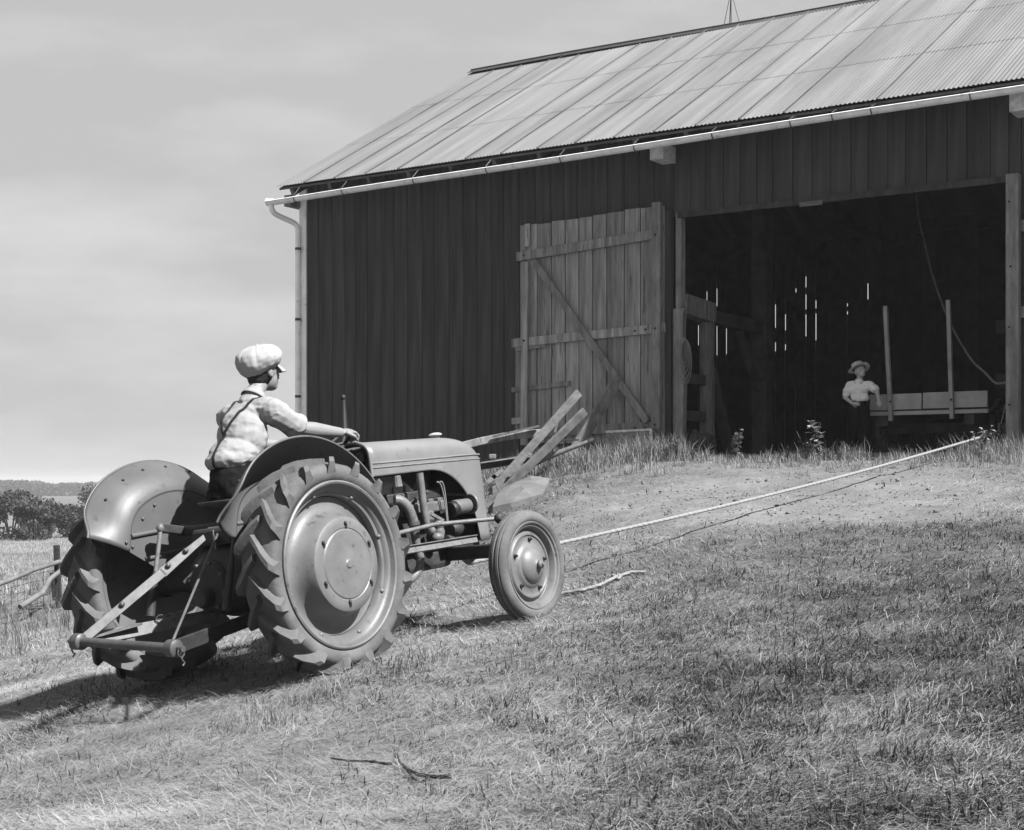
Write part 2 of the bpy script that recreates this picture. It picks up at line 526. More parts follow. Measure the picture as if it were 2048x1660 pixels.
# ------------------------------------------------------------------ barn
barn = empty('barn', mtx=BM, label='big dark plank barn with a corrugated metal roof and an open drive doorway', cat='barn')
for _nd in M_ROOF.node_tree.nodes:
    if _nd.type == 'TEX_COORD': _nd.object = barn     # one continuous weathering over all sheets
BL, BD = 15.5, 9.7                 # length and depth
RIDGE_Z, RIDGE_Y = 7.18, 4.85
EAVE_Y, EAVE_Z = -.45, 4.21
SL = (RIDGE_Z - EAVE_Z) / (RIDGE_Y - EAVE_Y)
OX0, OX1, OZ = 6.62, 10.85, 3.20   # drive doorway
WTOP = 4.36

fw = MB().box((BL / 2, .19, -1.02), (BL - .1, .30, 1.40)).build('foundation', M_STONE, barn)
front = empty('front_wall'); front.parent = barn
def plank(x0, x1, z0, z1, y=0.0, t=.028, m=M_REDBOARD, name='plank', parent=None, taper=0.0):
    w = x1 - x0
    jz = random.uniform(-.012, .012)
    mb = MB().box((0, 0, 0), (w, t, z1 - z0 + jz))
    o = mb.build(name, m, parent or front)
    o.location = ((x0 + x1) / 2, y + random.uniform(-.004, .004), (z0 + z1) / 2)
    o.rotation_euler = (0, random.uniform(-.0012, .0012), 0)
    return o
def run_planks(xa, xb, z0, z1, **k):
    x = xa
    while x < xb - .02:
        w = random.choice((.215, .235, .25, .26, .275))
        if xb - x - w < .12: w = xb - x
        plank(x + .0052, x + w - .0052, z0, z1, **k)
        x += w
run_planks(.10, OX0 - .13, -.34, WTOP)
run_planks(OX0 - .13, OX1 + .15, OZ + .02, WTOP)
run_planks(OX1 + .15, BL, -.34, WTOP)
# dark sheet added behind the boards: blocks daylight and stands for joint shade
bk = MB()
bk.box((OX0 / 2 - .03, .035, 2.0), (OX0 - .2, .03, 4.68))
bk.box(((OX0 + OX1) / 2, .035, (OZ + WTOP) / 2 + .04), (OX1 - OX0 + .2, .03, WTOP - OZ - .06))
bk.box(((OX1 + BL) / 2 + .08, .035, 2.0), (BL - OX1 - .2, .03, 4.68))
bk.build('backing_boards', M_GAP, front)

# corner board and frame of the doorway
cb = MB().box((.045, -.028, 1.95), (.135, .035, 4.75)).build('corner_board', M_WHITE, barn, bevel=.004)
lint = empty('lintel'); lint.parent = barn
MB().box(((OX0 + OX1) / 2, -.03, OZ - .02), (OX1 - OX0 + .1, .06, .075)).build('track_board', M_REDBOARD, lint)
MB().box(((OX0 + OX1) / 2, .10, OZ + .06), (OX1 - OX0 + .3, .14, .16)).build('beam', M_TIMBER, lint)
p = binv(1622, 407, -.07)
MB().box((p.x, -.068, p.z), (.30, .02, .055)).build('patch', M_LIGHTWOOD, lint)
jl = empty('jamb'); jl.parent = barn
MB().box((OX0 - .045, .03, 2.58), (.085, .12, 1.28)).build('board', M_TIMBER, jl, bevel=.004)
mb = MB()
outline = [(-.11, -.15), (.035, -.15), (.03, .5), (.05, 1.05), (.02, 1.1), (.03, 1.85), (.055, 1.95), (-.11, 1.95)]
mb.prism(outline, lambda u, v, t: (OX0 + u, t, v), -.055, .05)
mb.build('board', M_TIMBER, jl)
MB().box((OX0 - .20, -.04, 1.6), (.11, .05, 3.3)).build('post', M_REDBOARD, jl)
jr = empty('jamb'); jr.parent = barn
MB().box((OX1 + .075, -.06, 1.55), (.145, .14, 3.35)).build('board', M_LIGHTWOOD if False else M_TIMBER, jr, bevel=.006)
for zz in (.55, 1.45, 2.15, 2.9):
    MB().lathe([(.012, -.012), (.012, 0)], 8, Matrix.Translation((OX1 + .05 + random.uniform(-.02, .03), -.128, zz))).build('bolt', M_DARK, jr)
for zz in (1.62, 2.62):
    MB().box((OX1 + .24, -.05, zz), (.18, .03, .13)).build('hinge_block', M_TIMBER, jr)
MB().box(((OX0 + OX1) / 2, -.08, -.06), (OX1 - OX0 + .2, .26, .14)).build('door_sill', M_TIMBER, barn)

# tie-beam ends under the eave
for px in (1325, 2044):
    q = binv(px, 300, -.2)
    MB().box((q.x, -.16, 3.985), (.20, .42, .21)).build('beam_end', mat('pale_beam_end', 1.9, .85, amp=.3, nscale=14, spots=.5, spot_scale=22), barn, bevel=.008)  # end wood paler than the other timber, with darker spots
MB().box((-.06, -.10, 4.03), (.13, .36, .17)).build('beam_end', M_TIMBER, barn)

# big door swung open against the wall
door = empty('door'); door.parent = barn
door['label'] = 'tall bare plank door with a diagonal brace, swung open flat against the wall'
DX0, DX1 = 4.13, 6.40
x = DX0
k = 0
while x < DX1 - .05:
    w = random.choice((.22, .24, .25, .27))
    if DX1 - x - w < .12: w = DX1 - x
    z1 = 3.26 + (x - DX0) * .035 + random.uniform(-.02, .015)
    z0 = .20 + random.uniform(-.02, .02)
    if k == 0:
        plank(x - .01, x + w - .004, 1.62, z1, y=-.075, m=M_DOORWOOD, parent=door)
        o = plank(x - .09, x + w - .01, .28, 1.60, y=-.072, m=M_DOORWOOD, parent=door)
    else:
        plank(x + .008, x + w - .008, z0, z1, y=-.075, m=M_DOORWOOD, parent=door)
    x += w; k += 1
def rail(x0, z0, x1, z1, w=.115, y=-.112, t=.042, name='rail', m=M_DOORWOOD):
    a, b = Vector((x0, y, z0)), Vector((x1, y, z1))
    c = (a + b) / 2
    mb = MB().beam(a - c, b - c, t, w, up=(0, 0, 1))
    o = mb.build(name, m, door, bevel=.005); o.location = c
    return o
rail(DX0 - .05, 2.83, DX1 - .14, 2.95, .13, name='rail')
rail(DX0 - .13, 1.62, DX1 + .02, 1.70, .12, name='rail')
rail(DX0 + .35, .35, DX1 - .14, .40, .13, name='rail')
rail(DX0 - .14, .96, DX0 + .82, 1.02, .07, y=-.105, t=.03, name='rail')
rail(DX0 - .14, .52, DX0 + .10, .53, .09, y=-.105, t=.03, name='rail')
rail(DX0 - .08, 1.54, DX0 + .42, 1.57, .07, y=-.104, t=.028, name='rail')
rail(DX0 + .10, .18, DX0 + .12, 2.74, .10, y=-.155, t=.045, name='stile')
rail(DX0 + .13, 2.96, DX0 + .13, 3.28, .09, y=-.115, t=.03, name='stile')
rail(DX1 - .09, .10, DX1 - .08, 3.36, .13, y=-.150, t=.075, name='stile', m=M_TIMBER)
rail(DX0 + .26, 2.74, DX1 - .22, .46, .095, y=-.158, t=.04, name='brace', m=M_TIMBER)
for (bx, bz) in ((DX1 - .09, 1.69), (DX1 - .09, 2.93), (DX1 - .09, .42), (DX1 - .26, 1.69), (DX1 - .42, 1.68), (DX1 - .26, .39), (DX1 - .42, .385), (DX0 + .11, 1.64), (DX0 + .11, 2.83)):
    MB().lathe([(.014, -.014), (.014, 0)], 8, Matrix.Translation((bx, -.188 if abs(bx - DX1 + .09) < .01 else (-.134 if bx > DX1 - .5 else -.18), bz))).build('bolt', M_DARK, door)

# ---- roof: sheet by sheet on the front slope
roof = empty('roof'); roof.parent = barn
slope_len = math.hypot(RIDGE_Y - EAVE_Y, RIDGE_Z - EAVE_Z)
ang = math.atan2(RIDGE_Z - EAVE_Z, RIDGE_Y - EAVE_Y)
def sheet_mesh(w, ln, pitch, amp, seam):
    nseg = int(round(w / pitch)) * 4
    prof = []
    for i in range(nseg + 1):
        xx = w * i / nseg
        prof.append((xx, amp * math.sin(2 * PI * xx / pitch)))
    if seam:
        prof = prof + [(w + .06, -.001)]
    V = []
    for y in (0, ln * .5, ln):
        V += [(a, y, b) for a, b in prof]
    n = len(prof)
    Fc = [(j * n + i, j * n + i + 1, (j + 1) * n + i + 1, (j + 1) * n + i) for j in range(2) for i in range(n - 1)]
    me = bpy.data.meshes.new('roof_sheet'); me.from_pydata(V, [], Fc)
    me.polygons.foreach_set('use_smooth', [True] * len(me.polygons))
    me.set_sharp_from_angle(angle=R(50))
    me.materials.append(M_ROOF)
    return me
SW, courses = .60, 3
CL = slope_len / courses + .09
m_corr = sheet_mesh(SW + .03, CL, .057, .0075, False)
m_seam = m_corr
ncol = int((BL + .3) / SW) + 1
for i in range(ncol):
    for c in range(courses):
        seam = i < 15 or (i < 17 and c == 2)
        me = m_seam if seam else m_corr
        o = bpy.data.objects.new('roof_sheet', me); COL.objects.link(o); o.parent = roof
        s0 = c * slope_len / courses - (.0 if c == 0 else .06)
        up = .012 + .003 * c + (i % 2) * .001
        jit = random.uniform(-.012, .012) if c == 0 else random.uniform(-.01, .01)
        ca, sa = math.cos(ang), math.sin(ang)
        s0 += jit
        o.location = (-.15 + i * SW, EAVE_Y + s0 * ca - up * sa, EAVE_Z + s0 * sa + up * ca)
        tilt = R(.35) if c else R(.25)
        o.rotation_euler = (ang - .0006 + random.uniform(-.0003, .0003), random.uniform(-.0004, .0004), random.uniform(-.0012, .0012))
# raised seams between the sheets of the older, left part
M_SEAM = mat('weathered_seam', .22, .7, amp=.35, nscale=3, stretch=(1, .5, 1))
for i in (1, 2, 3, 4, 6, 7, 8, 9, 10, 11, 12, 13, 14, 16):
    ca, sa = math.cos(ang), math.sin(ang)
    sx0 = -.15 + i * SW - .006
    pts = []
    for k in range(9):
        s0 = -.015 + (slope_len - .05) * k / 8
        pts.append((sx0 + random.uniform(-.006, .006), EAVE_Y + s0 * ca - .028 * sa, EAVE_Z + s0 * sa + .028 * ca))
    MB().tube(pts, .010, 6).build('seam', M_SEAM, roof, smooth=60)
# decking and rafters under the sheets, and the far slope
dk = MB()
def slope_slab(y0, z0, y1, z1, t):
    nrm = Vector((0, -(z1 - z0), (y1 - y0))).normalized()
    if nrm.z < 0: nrm = -nrm
    P = []
    for xx in (-.12, BL + .12):
        for (yy, zz) in ((y0, z0), (y1, z1)):
            P.append(Vector((xx, yy, zz))); P.append(Vector((xx, yy, zz)) - nrm * t)
    return P, [(0, 2, 3, 1), (4, 5, 7, 6), (0, 4, 6, 2), (1, 3, 7, 5), (0, 1, 5, 4), (2, 6, 7, 3)]
dk.add(*slope_slab(EAVE_Y + .05, EAVE_Z - .035 + .05 * SL, RIDGE_Y, RIDGE_Z - .035, .03))
dk.build('roof_decking', M_INTERIOR, roof)
rs = MB(); rs.add(*slope_slab(BD + .45, EAVE_Z, RIDGE_Y, RIDGE_Z, .03)); rs.build('rear_slope', M_ROOF, roof)
xx = .1
while xx < BL:
    MB().beam((xx, EAVE_Y + .10, EAVE_Z - .13 + .1 * SL), (xx, RIDGE_Y, RIDGE_Z - .13), .06, .13).build('rafter', M_INTERIOR, roof)
    xx += .75
# ridge cap in lengths, a little wavy
for i in range(8):
    a = -.16 + i * 2.0; b = a + 1.99
    za, zb = RIDGE_Z + .03 + .025 * math.sin(a * .55 + 1), RIDGE_Z + .03 + .025 * math.sin(b * .55 + 1)
    mb = MB()
    for sy in (-1, 1):
        mb.add([(a, RIDGE_Y, za + .02), (b, RIDGE_Y, zb + .02), (b, RIDGE_Y + sy * .16, zb - .075), (a, RIDGE_Y + sy * .16, za - .075)], [(0, 1, 2, 3)])
    mb.tube([(a, RIDGE_Y, za + .02), (b, RIDGE_Y, zb + .02)], .022, 8)
    mb.build('ridge_cap', M_RIDGE, roof)
# lightning rod on a small tripod
q = binv(1462, 62, RIDGE_Y)
lr = empty('lightning_rod', (q.x, RIDGE_Y, RIDGE_Z + .04)); lr.parent = roof
MB().tube([(0, 0, 0), (0, 0, 1.6)], .009, 6).build('spike', M_DARK, lr)
for a in (0, 2.1, 4.2):
    MB().tube([(.16 * math.cos(a), .12 * math.sin(a), -.04), (0, 0, .55)], .006, 6).build('stay', M_DARK, lr)

# wall plate behind the boards, gutter with hangers, downspout
MB().box((BL / 2, .08, WTOP - .07), (BL - .1, .10, .14)).build('wall_plate', M_INTERIOR, barn)
gut = empty('gutter'); gut.parent = barn
GY0 = EAVE_Y - .045
def gz_g(x): return 3.995 + .0105 * x + .006 * math.sin(x * .9)
ns = 36; V = []; Fc = []; nr = 9
prof = [(.062 * math.cos(PI + PI * k / (nr - 1)), .062 * math.sin(PI + PI * k / (nr - 1))) for k in range(nr)]
prof = prof + [(c * .93, s * .93 + .001) for c, s in reversed(prof)]
mb = MB(); np_ = len(prof)
for i in range(ns + 1):
    xx = -.27 + (BL + .4) * i / ns
    V += [(xx, GY0 + c, gz_g(xx) + s) for c, s in prof]
for i in range(ns):
    for k in range(np_):
        k2 = (k + 1) % np_
        Fc.append((i * np_ + k, i * np_ + k2, (i + 1) * np_ + k2, (i + 1) * np_ + k))
Fc.append(tuple(range(np_))); Fc.append(tuple(ns * np_ + k for k in range(np_ - 1, -1, -1)))
mb.add(V, Fc)
mb.tube([(-.27 + (BL + .4) * i / ns, GY0 - .062, gz_g(-.27 + (BL + .4) * i / ns)) for i in range(ns + 1)], .010, 6)
mb.lathe([(.0, 0), (.062, 0), (.062, -.006)], 16, Matrix.Translation((-.27, GY0, gz_g(-.27))) @ Matrix.Rotation(R(90), 4, 'Z'))
mb.build('trough', M_GUTTER, gut, smooth=40)
for px in (588, 684, 826, 972, 1120, 1268, 1424, 1580, 1664, 1742, 1940):
    q = binv(px, 300, GY0 - .05)
    h = empty('hanger', (q.x, 0, 0)); h.parent = gut
    g0 = gz_g(q.x)
    pts = [(0, GY0 + .070 * math.cos(PI + PI * t / 8), g0 + .070 * math.sin(PI + PI * t / 8)) for t in range(9)]
    MB().tube(pts, .007, 5).build('strap', M_STEEL, h)
    MB().tube([(0, GY0 - .06, g0 + .02), (.02, EAVE_Y + .02, EAVE_Z - .03)], .006, 5).build('rod', M_STEEL, h)
ds = empty('downspout'); ds.parent = barn
MB().tube(bez((-.20, GY0, 4.03), (-.20, GY0, 3.80), (-.19, GY0 + .05, 3.82), (-.12, -.30, 3.76), 8) + bez((-.09, -.26, 3.74), (-.02, -.12, 3.70), (-.01, -.09, 3.66), (-.01, -.085, 3.58), 8), .042, 12).build('elbow', M_WHITE, ds, smooth=50)
MB().tube([(-.012, -.088, 3.60), (-.012, -.088, 2.2)], .040, 12).build('pipe', M_WHITE, ds, smooth=50)
MB().tube([(-.012, -.088, 2.22), (-.012, -.088, -.4)], .042, 12).build('pipe', M_WHITE, ds, smooth=50)
for zz in (3.3, 2.2, 1.0):
    MB().lathe([(.046, -.02), (.046, .02)], 12, Matrix.Translation((-.012, -.088, zz)) @ Matrix.Rotation(R(90), 4, 'X')).build('band', M_STEEL, ds)

# ---- inside: floor, far wall with daylight in its cracks, gable walls, timber frame
flr = empty('threshing_floor'); flr.parent = barn
xx = OX0 - .1
while xx < OX1 + .1:
    MB().box((0, 0, 0), (.27, BD - .2, .05)).build('floor_plank', M_INTERIOR, flr).location = (xx + .14, BD / 2 + .03, -.03 + random.uniform(-.004, .004))
    xx += .28
MB().box((OX0 / 2 - .05, BD / 2, -.06), (OX0 - .2, BD - .1, .05)).build('mow_floor', M_INTERIOR, flr)
MB().box(((OX1 + BL) / 2 + .2, BD / 2, -.06), (BL - OX1 - .3, BD - .1, .05)).build('mow_floor', M_INTERIOR, flr)
for nm, xg in (('gable_wall', .02), ('gable_wall', BL - .02)):
    mb = MB()
    mb.prism([(0.06, -.34), (BD - .05, -.34), (BD - .05, WTOP - .05), (RIDGE_Y, RIDGE_Z - .12), (.06, WTOP - .05)], lambda u, v, t, xg=xg: (xg + t, u, v), -.014, .014)
    mb.build(nm, M_REDBOARD, barn)
rear = empty('rear_wall'); rear.parent = barn
MB().box((BL / 2, BD - .12, WTOP + .05), (BL - .1, .16, .24)).build('wall_plate', M_INTERIOR, rear)  # added to close the light leak under the rear roof
MB().box((BL / 2, BD + .20, WTOP - .04), (BL - .1, .30, .03)).build('soffit', M_INTERIOR, rear)
slits = []      # (pixel x, [(pixel y0, y1), ...]) of the lit cracks
for px, rng in ((1397, [(650, 690)]), (1414, [(582, 604)]), (1434, [(576, 612), (648, 710)]), (1453, [(656, 708)]),
                (1551, [(608, 655), (684, 702)]), (1571, [(628, 660), (688, 700)]), (1592, [(576, 584)]), (1612, [(552, 574), (588, 618), (628, 672)]),
                (1632, [(600, 616), (626, 680)]), (1695, [(606, 612), (622, 628)]), (1736, [(566, 598)])):
    q = binv(px, 600, BD - .03)
    slits.append((q.x, [(binv(px, b, BD - .03).z, binv(px, a, BD - .03).z) for a, b in rng]))
slits.sort()
edges = [.05]
for sx_, _ in slits:
    while sx_ - edges[-1] > .36: edges.append(edges[-1] + .25)
    edges.append(sx_)
while edges[-1] < BL - .4: edges.append(edges[-1] + .26)
edges.append(BL - .03)
sxs = [a for a, _ in slits]
for a, b in zip(edges[:-1], edges[1:]):
    la = .013 if a in sxs else .0
    lb = .013 if b in sxs else .0
    o = MB().box((0, 0, 0), (b - lb - a - la, .026, WTOP + .34)).build('plank', M_INTERIOR, rear)
    o.location = ((a + la + b - lb) / 2, BD - .03, (WTOP - .34) / 2)
for sx_, rng in slits:
    z = -.34
    for lo, hi in sorted(rng):
        MB().box((0, 0, 0), (.07, .02, lo - z)).build('batten', M_INTERIOR, rear).location = (sx_, BD + .03, (lo + z) / 2)
        z = hi
    MB().box((0, 0, 0), (.07, .02, WTOP - z)).build('batten', M_INTERIOR, rear).location = (sx_, BD + .03, (WTOP + z) / 2)
fr = empty('timber_frame'); fr.parent = barn
LX = OX0 - .06
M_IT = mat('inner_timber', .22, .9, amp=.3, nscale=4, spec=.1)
def tim(a, b, w, h, name, m=M_IT): MB().beam(a, b, w, h).build(name, m, fr, bevel=.008)
tim((LX, .06, 2.02), (LX, .95, 1.98), .20, .27, 'beam', M_TIMBER)
tim((LX, .95, 1.93), (LX, 2.6, 1.93), .14, .18, 'beam')
tim((LX, .86, -.03), (LX, .86, 1.85), .17, .15, 'post', M_TIMBER)
tim((LX, 1.62, -.03), (LX, .98, 1.20), .12, .13, 'brace')
tim((LX, 2.7, -.03), (LX, 2.7, 4.6), .24, .24, 'post', M_INTERIOR)
tim((LX, 1.9, 1.8), (LX, 2.6, 1.0), .10, .10, 'brace')
tim((LX, .2, 4.1), (LX, BD - .1, 4.1), .22, .25, 'beam', M_INTERIOR)
tim((LX, .2, .55), (LX, .8, .55), .05, .14, 'rail', M_INTERIOR)
tim((LX, .2, 1.05), (LX, .8, 1.05), .05, .14, 'rail', M_INTERIOR)
RX = OX1 + .10
tim((RX, 2.7, -.03), (RX, 2.7, 4.6), .24, .24, 'post', M_INTERIOR)
tim((RX, .2, 4.1), (RX, BD - .1, 4.1), .22, .25, 'beam', M_INTERIOR)
for zz in (1.02, 1.75):
    tim((9.95, 2.75, zz), (12.2, 2.75, zz), .06, .19, 'rail')
tim((10.55, 2.70, -.03), (10.55, 2.70, 2.1), .06, .07, 'post', M_INTERIOR)

# ------------------------------------------------------------------ tractor
tr = empty('tractor', mtx=TM, label='grey farm tractor with lugged rear tyres, pulling on the hay rope', cat='tractor')

def ymat(x, y, z, side):
    """places a lathe whose +axis points outward on the given side"""
    m = Matrix.Translation((x, y, z))
    if side < 0: m = m @ Matrix.Rotation(PI, 4, 'Z')
    return m

def rear_wheel(side):
    w = empty('rear_wheel', (0, side * TRK, RR)); w.parent = tr
    base = Matrix.Identity(4) if side > 0 else Matrix.Rotation(PI, 4, 'Z')
    # tyre: round carcass plus two rows of tall bars meeting in a chevron
    mb = MB()
    half = [(.446, .086), (.456, .104), (.476, .118), (.500, .123), (.522, .119), (.538, .102), (.547, .066), (.550, .03)]
    prof = half + [(.550, 0)] + [(r, -a) for r, a in reversed(half)] + [(.438, -.07), (.436, 0), (.438, .07)]
    mb.lathe(prof, 72, base, closed=True)
    NL = 17
    for row in (1, -1):
        for i in range(NL):
            t0 = 2 * PI * (i + (0 if row > 0 else .5)) / NL
            # stations from the tread centre to below the shoulder: (axial, radius foot, radius top, angle, half width)
            st = [(-.014, .540, .584, -.01, .019), (.035, .541, .588, .075, .020), (.082, .538, .588, .180, .021),
                  (.122, .524, .580, .262, .023), (.139, .514, .558, .296, .023), (.132, .506, .532, .310, .017)]
            V = []
            for (a, rf, rt, dt, hw) in st:
                for rr_, ww in ((rf - .01, hw * 1.5), (rt, hw * .75)):
                    for sg in (-1, 1):
                        th = t0 + dt + sg * ww / rr_
                        aa = a * (1 if rr_ == rt else .93)
                        V.append(Vector((rr_ * math.cos(th), row * aa, rr_ * math.sin(th))))
            Fc = []
            for k in range(len(st) - 1):
                b0, b1 = 4 * k, 4 * k + 4
                Fc += [(b0 + 2, b0 + 3, b1 + 3, b1 + 2), (b0, b0 + 2, b1 + 2, b1), (b0 + 3, b0 + 1, b1 + 1, b1 + 3)]
            Fc += [(0, 1, 3, 2), (4 * len(st) - 4, 4 * len(st) - 2, 4 * len(st) - 1, 4 * len(st) - 3)]
            mb.add(V, Fc)
    mb.build('tyre', M_TYRE, w, smooth=38)
    RS = Matrix.Diagonal((.955, 1, .955, 1))
    rim = MB().lathe([(.462, .082), (.478, .108), (.477, .116), (.468, .121), (.458, .116), (.452, .100), (.447, .090), (.436, .086), (.428, .078), (.420, .066), (.404, .062), (.398, .052),
                      (.396, .020), (.410, -.02), (.425, -.07), (.440, -.088), (.470, -.100), (.476, -.092), (.462, -.075), (.452, 0)], 96, base @ RS, closed=True).build('rim', M_RIM, w, smooth=35)
    disc_p = [(.398, .016), (.392, .022), (.375, .018), (.350, .020), (.325, .032), (.302, .058), (.284, .098), (.275, .128), (.266, .142), (.252, .149), (.225, .151), (.206, .151), (.200, .147), (.192, .1525),
              (.12, .156), (.032, .158), (.026, .160), (.020, .166), (0.0, .167)]
    back = [(r, a - .014) for r, a in reversed(disc_p)]
    dsc = MB().lathe(disc_p + back[1:], 96, base @ RS).build('wheel_disc', M_RIM, w, smooth=30)
    for i in range(6):
        t = PI / 2 + R(6) + i * PI / 3
        m = base @ RS @ Matrix.Translation((.222 * math.cos(t), .151, .222 * math.sin(t)))
        # dark plug standing for the shade in a slotted hole, with its stud
        sl = MB()
        pl = []
        for k in range(14):
            a = 2 * PI * k / 14
            pl.append((.011 * math.cos(a), .011 * math.sin(a) + (.010 if math.sin(a) > 0 else -.010)))
        rot = Matrix.Rotation(0, 4, 'Y')
        sl.prism(pl, lambda u, v, q: m @ Vector((u, q, v)), -.004, .0022)
        sl.build('slot_plug', M_DARK, w)
        MB().lathe([(.008, -.004), (.008, .012), (0, .014)], 8, m @ Matrix.Translation((.007, 0, .012))).build('wheel_bolt', M_STEEL, w)
    for i in range(8):
        t = PI / 2 + R(6) + R(22.5) + i * PI / 4
        m = base @ RS @ Matrix.Translation((.417 * math.cos(t), .063, .417 * math.sin(t)))
        MB().lathe([(.014, 0), (.0135, .006), (.009, .012), (0, .014)], 10, m).build('rim_bolt', M_RIM, w, smooth=60)
    return w
rear_wheel(-1); rear_wheel(1)

def front_wheel(side):
    w = empty('front_wheel', (WB, side * TRF, RF)); w.parent = tr
    w.rotation_euler = (0, 0, R(-1.0))
    base = Matrix.Identity(4) if side > 0 else Matrix.Rotation(PI, 4, 'Z')
    half = [(.276, .046), (.284, .058), (.300, .066), (.318, .066), (.334, .058), (.346, .044), (.349, .036)]
    prof = half + [(.341, .033), (.341, .029), (.353, .025), (.355, .010), (.345, .007), (.345, -.007), (.355, -.010), (.353, -.025), (.341, -.029), (.341, -.033)] + [(r, -a) for r, a in reversed(half)] + [(.268, -.03), (.266, .03)]
    MB().lathe(prof, 72, base, closed=True).build('tyre', M_TYRE, w, smooth=40)
    MB().lathe([(.270, .040), (.281, .054), (.277, .060), (.268, .057), (.262, .046), (.250, .042), (.243, .030), (.236, .002), (.228, -.004), (.232, -.03), (.25, -.045), (.275, -.055), (.281, -.05), (.27, -.035), (.262, 0)],
               80, base, closed=True).build('rim', M_RIM, w, smooth=35)
    dp = [(.236, .000), (.222, .004), (.214, .018), (.205, .026), (.195, .026), (.188, .018), (.180, .016), (.152, .016), (.142, .022), (.135, .030), (.126, .034), (.116, .038), (.110, .048), (.090, .066), (.055, .082), (.030, .088),
          (.026, .092), (.026, .110), (.020, .118), (.012, .120), (.010, .132), (0, .134)]
    MB().lathe(dp + [(r, a - .01) for r, a in reversed(dp)][1:], 80, base).build('wheel_disc', M_RIM, w, smooth=32)
    for i in range(5):
        t = PI / 2 + R(10) + i * 2 * PI / 5
        m = base @ Matrix.Translation((.166 * math.cos(t), .016, .166 * math.sin(t)))
        MB().lathe([(.013, 0), (.013, .012), (.008, .014), (.007, .024), (0, .025)], 6, m).build('wheel_nut', M_DARK, w)
    return w
front_wheel(-1); front_wheel(1)

# ---- fenders
def fender(side):
    f = empty('fender', (0, side * .42, RR)); f.parent = tr
    yi, yo = 0.0, .215
    A0, A1 = R(36), R(152)
    n = 40
    def rad(t):
        return .715 - .05 * sst((t - R(118)) / R(34)) + .0 * t
    def sst(q):
        q = max(0, min(1, q)); return q * q * (3 - 2 * q)
    # cross-section from the inner panel up over the crown and out over the tyre
    sec = [(-.20, 0.0), (-.165, .006), (-.125, .026), (-.088, .058), (-.056, .098), (-.027, .145), (0, .200)]
    mb = MB()
    def fn(u, v):
        t = A0 + (A1 - A0) * u
        k = v * (len(sec) - 1); i = min(int(k), len(sec) - 2); q = k - i
        dr = sec[i][0] * (1 - q) + sec[i + 1][0] * q; yy = sec[i][1] * (1 - q) + sec[i + 1][1] * q
        endt = sst((u - .80) / .20)
        yy *= 1 - .55 * endt ** 2
        r_ = rad(t) + dr * (1 + .15 * endt)
        return Vector((r_ * math.cos(t), side * yy, r_ * math.sin(t)))
    mb.grid(fn, n, 16)
    crown = mb.build('crown', M_FENDER, f, smooth=60)
    sd = crown.modifiers.new('thick', 'SOLIDIFY'); sd.thickness = .004
    # flat inner panel below the crown, cut off along a sloping lower edge
    arc = []
    for i in range(n + 1):
        u = i / n; p_ = fn(u, 0); arc.append((p_.x, p_.z))
    low = [(-.18, .075), (-.06, .05), (.18, .10), (.40, .20)]
    poly = arc + low
    mb = MB(); mb.prism(poly, lambda u, v, t: Vector((u, side * t, v)), -.002, .003)
    mb.build('inner_panel', M_FENDER, f)
    # pressed ribs, bead along the outer edge and bolts
    for (a, b) in (((-.36, .29), (.14, .31)), ((-.28, .15), (.14, .18))):
        MB().tube([Vector((a[0], -side * .004, a[1])), Vector((b[0], -side * .004, b[1]))], [.014, .012], 8).build('rib', M_FENDER, f, smooth=60)
    MB().tube([fn(i / n, 1) for i in range(n + 1)], .007, 8).build('edge_bead', M_FENDER, f, smooth=60)
    for (a, b) in ((-.40, .26), (-.36, .23), (-.26, .38), (-.20, .20), (-.16, .45), (.1, .46), (.3, .36), (-.05, .22), (.1, .3)):
        MB().ell((a, -side * .006, b), (.010, .008, .010), n=8, m=6).build('bolt', M_STEEL, f, smooth=60)
    for ua in (.28, .42, .55, .67, .8):
        p_ = fn(ua, .7); q_ = Vector((p_.x, 0, p_.z)).normalized()
        MB().ell(p_ + q_ * .004, (.010, .010, .010), n=8, m=6).build('bolt', M_DARK, f, smooth=60)
fender(-1); fender(1)

# ---- hood
hood = empty('hood', (1.05, 0, 0)); hood.parent = tr
HX0, HX1 = 1.05, 2.30
def htop(x):
    t = max(0, (x - 1.85) / .47)
    return 1.268 - .016 * (x - 1.05) - .115 * t ** 2.6
def hwid(x):
    t = max(0, (x - 1.95) / .37)
    return .212 - .010 * (x - 1.05) - .070 * min(1, t) ** 2.6
def hlow(x):
    if x < 1.62: return 1.040
    if x < 2.125:
        t = (x - 1.62) / .505
        return 1.040 - .52 * (1 - math.sqrt(max(0, 1 - t ** 2.2)))
    return .520
def hsec(x, v):
    """v from 0 (lower edge, right) to 1 (lower edge, left)"""
    w, zt, zl = hwid(x), htop(x), hlow(x)
    s = -1 if v <= .5 else 1
    q = v * 2 if v <= .5 else (1 - v) * 2       # 0 at the lower edge, 1 at the crown
    zs = zt - .115                               # where the side turns over
    if q < .45:
        t = q / .45
        return Vector((x, s * w * (1 - .03 * (1 - t) * 0), zl + (zs - zl) * t))
    t = (q - .45) / .55
    a = t * PI / 2
    yy = w * (math.cos(a) ** .62) if a < PI / 2 - 1e-6 else 0
    zz = zs + (zt - zs) * (math.sin(a) ** .72)
    return Vector((x, s * yy, zz))
xs = [HX0 + .0 * i for i in range(1)] + list(np.linspace(HX0, 1.62, 10))[1:] + list(np.linspace(1.62, 2.125, 24))[1:] + list(np.linspace(2.125, HX1, 12))[1:]
mb = MB(); NV = 44
V = [hsec(x, j / NV) for x in xs for j in range(NV + 1)]
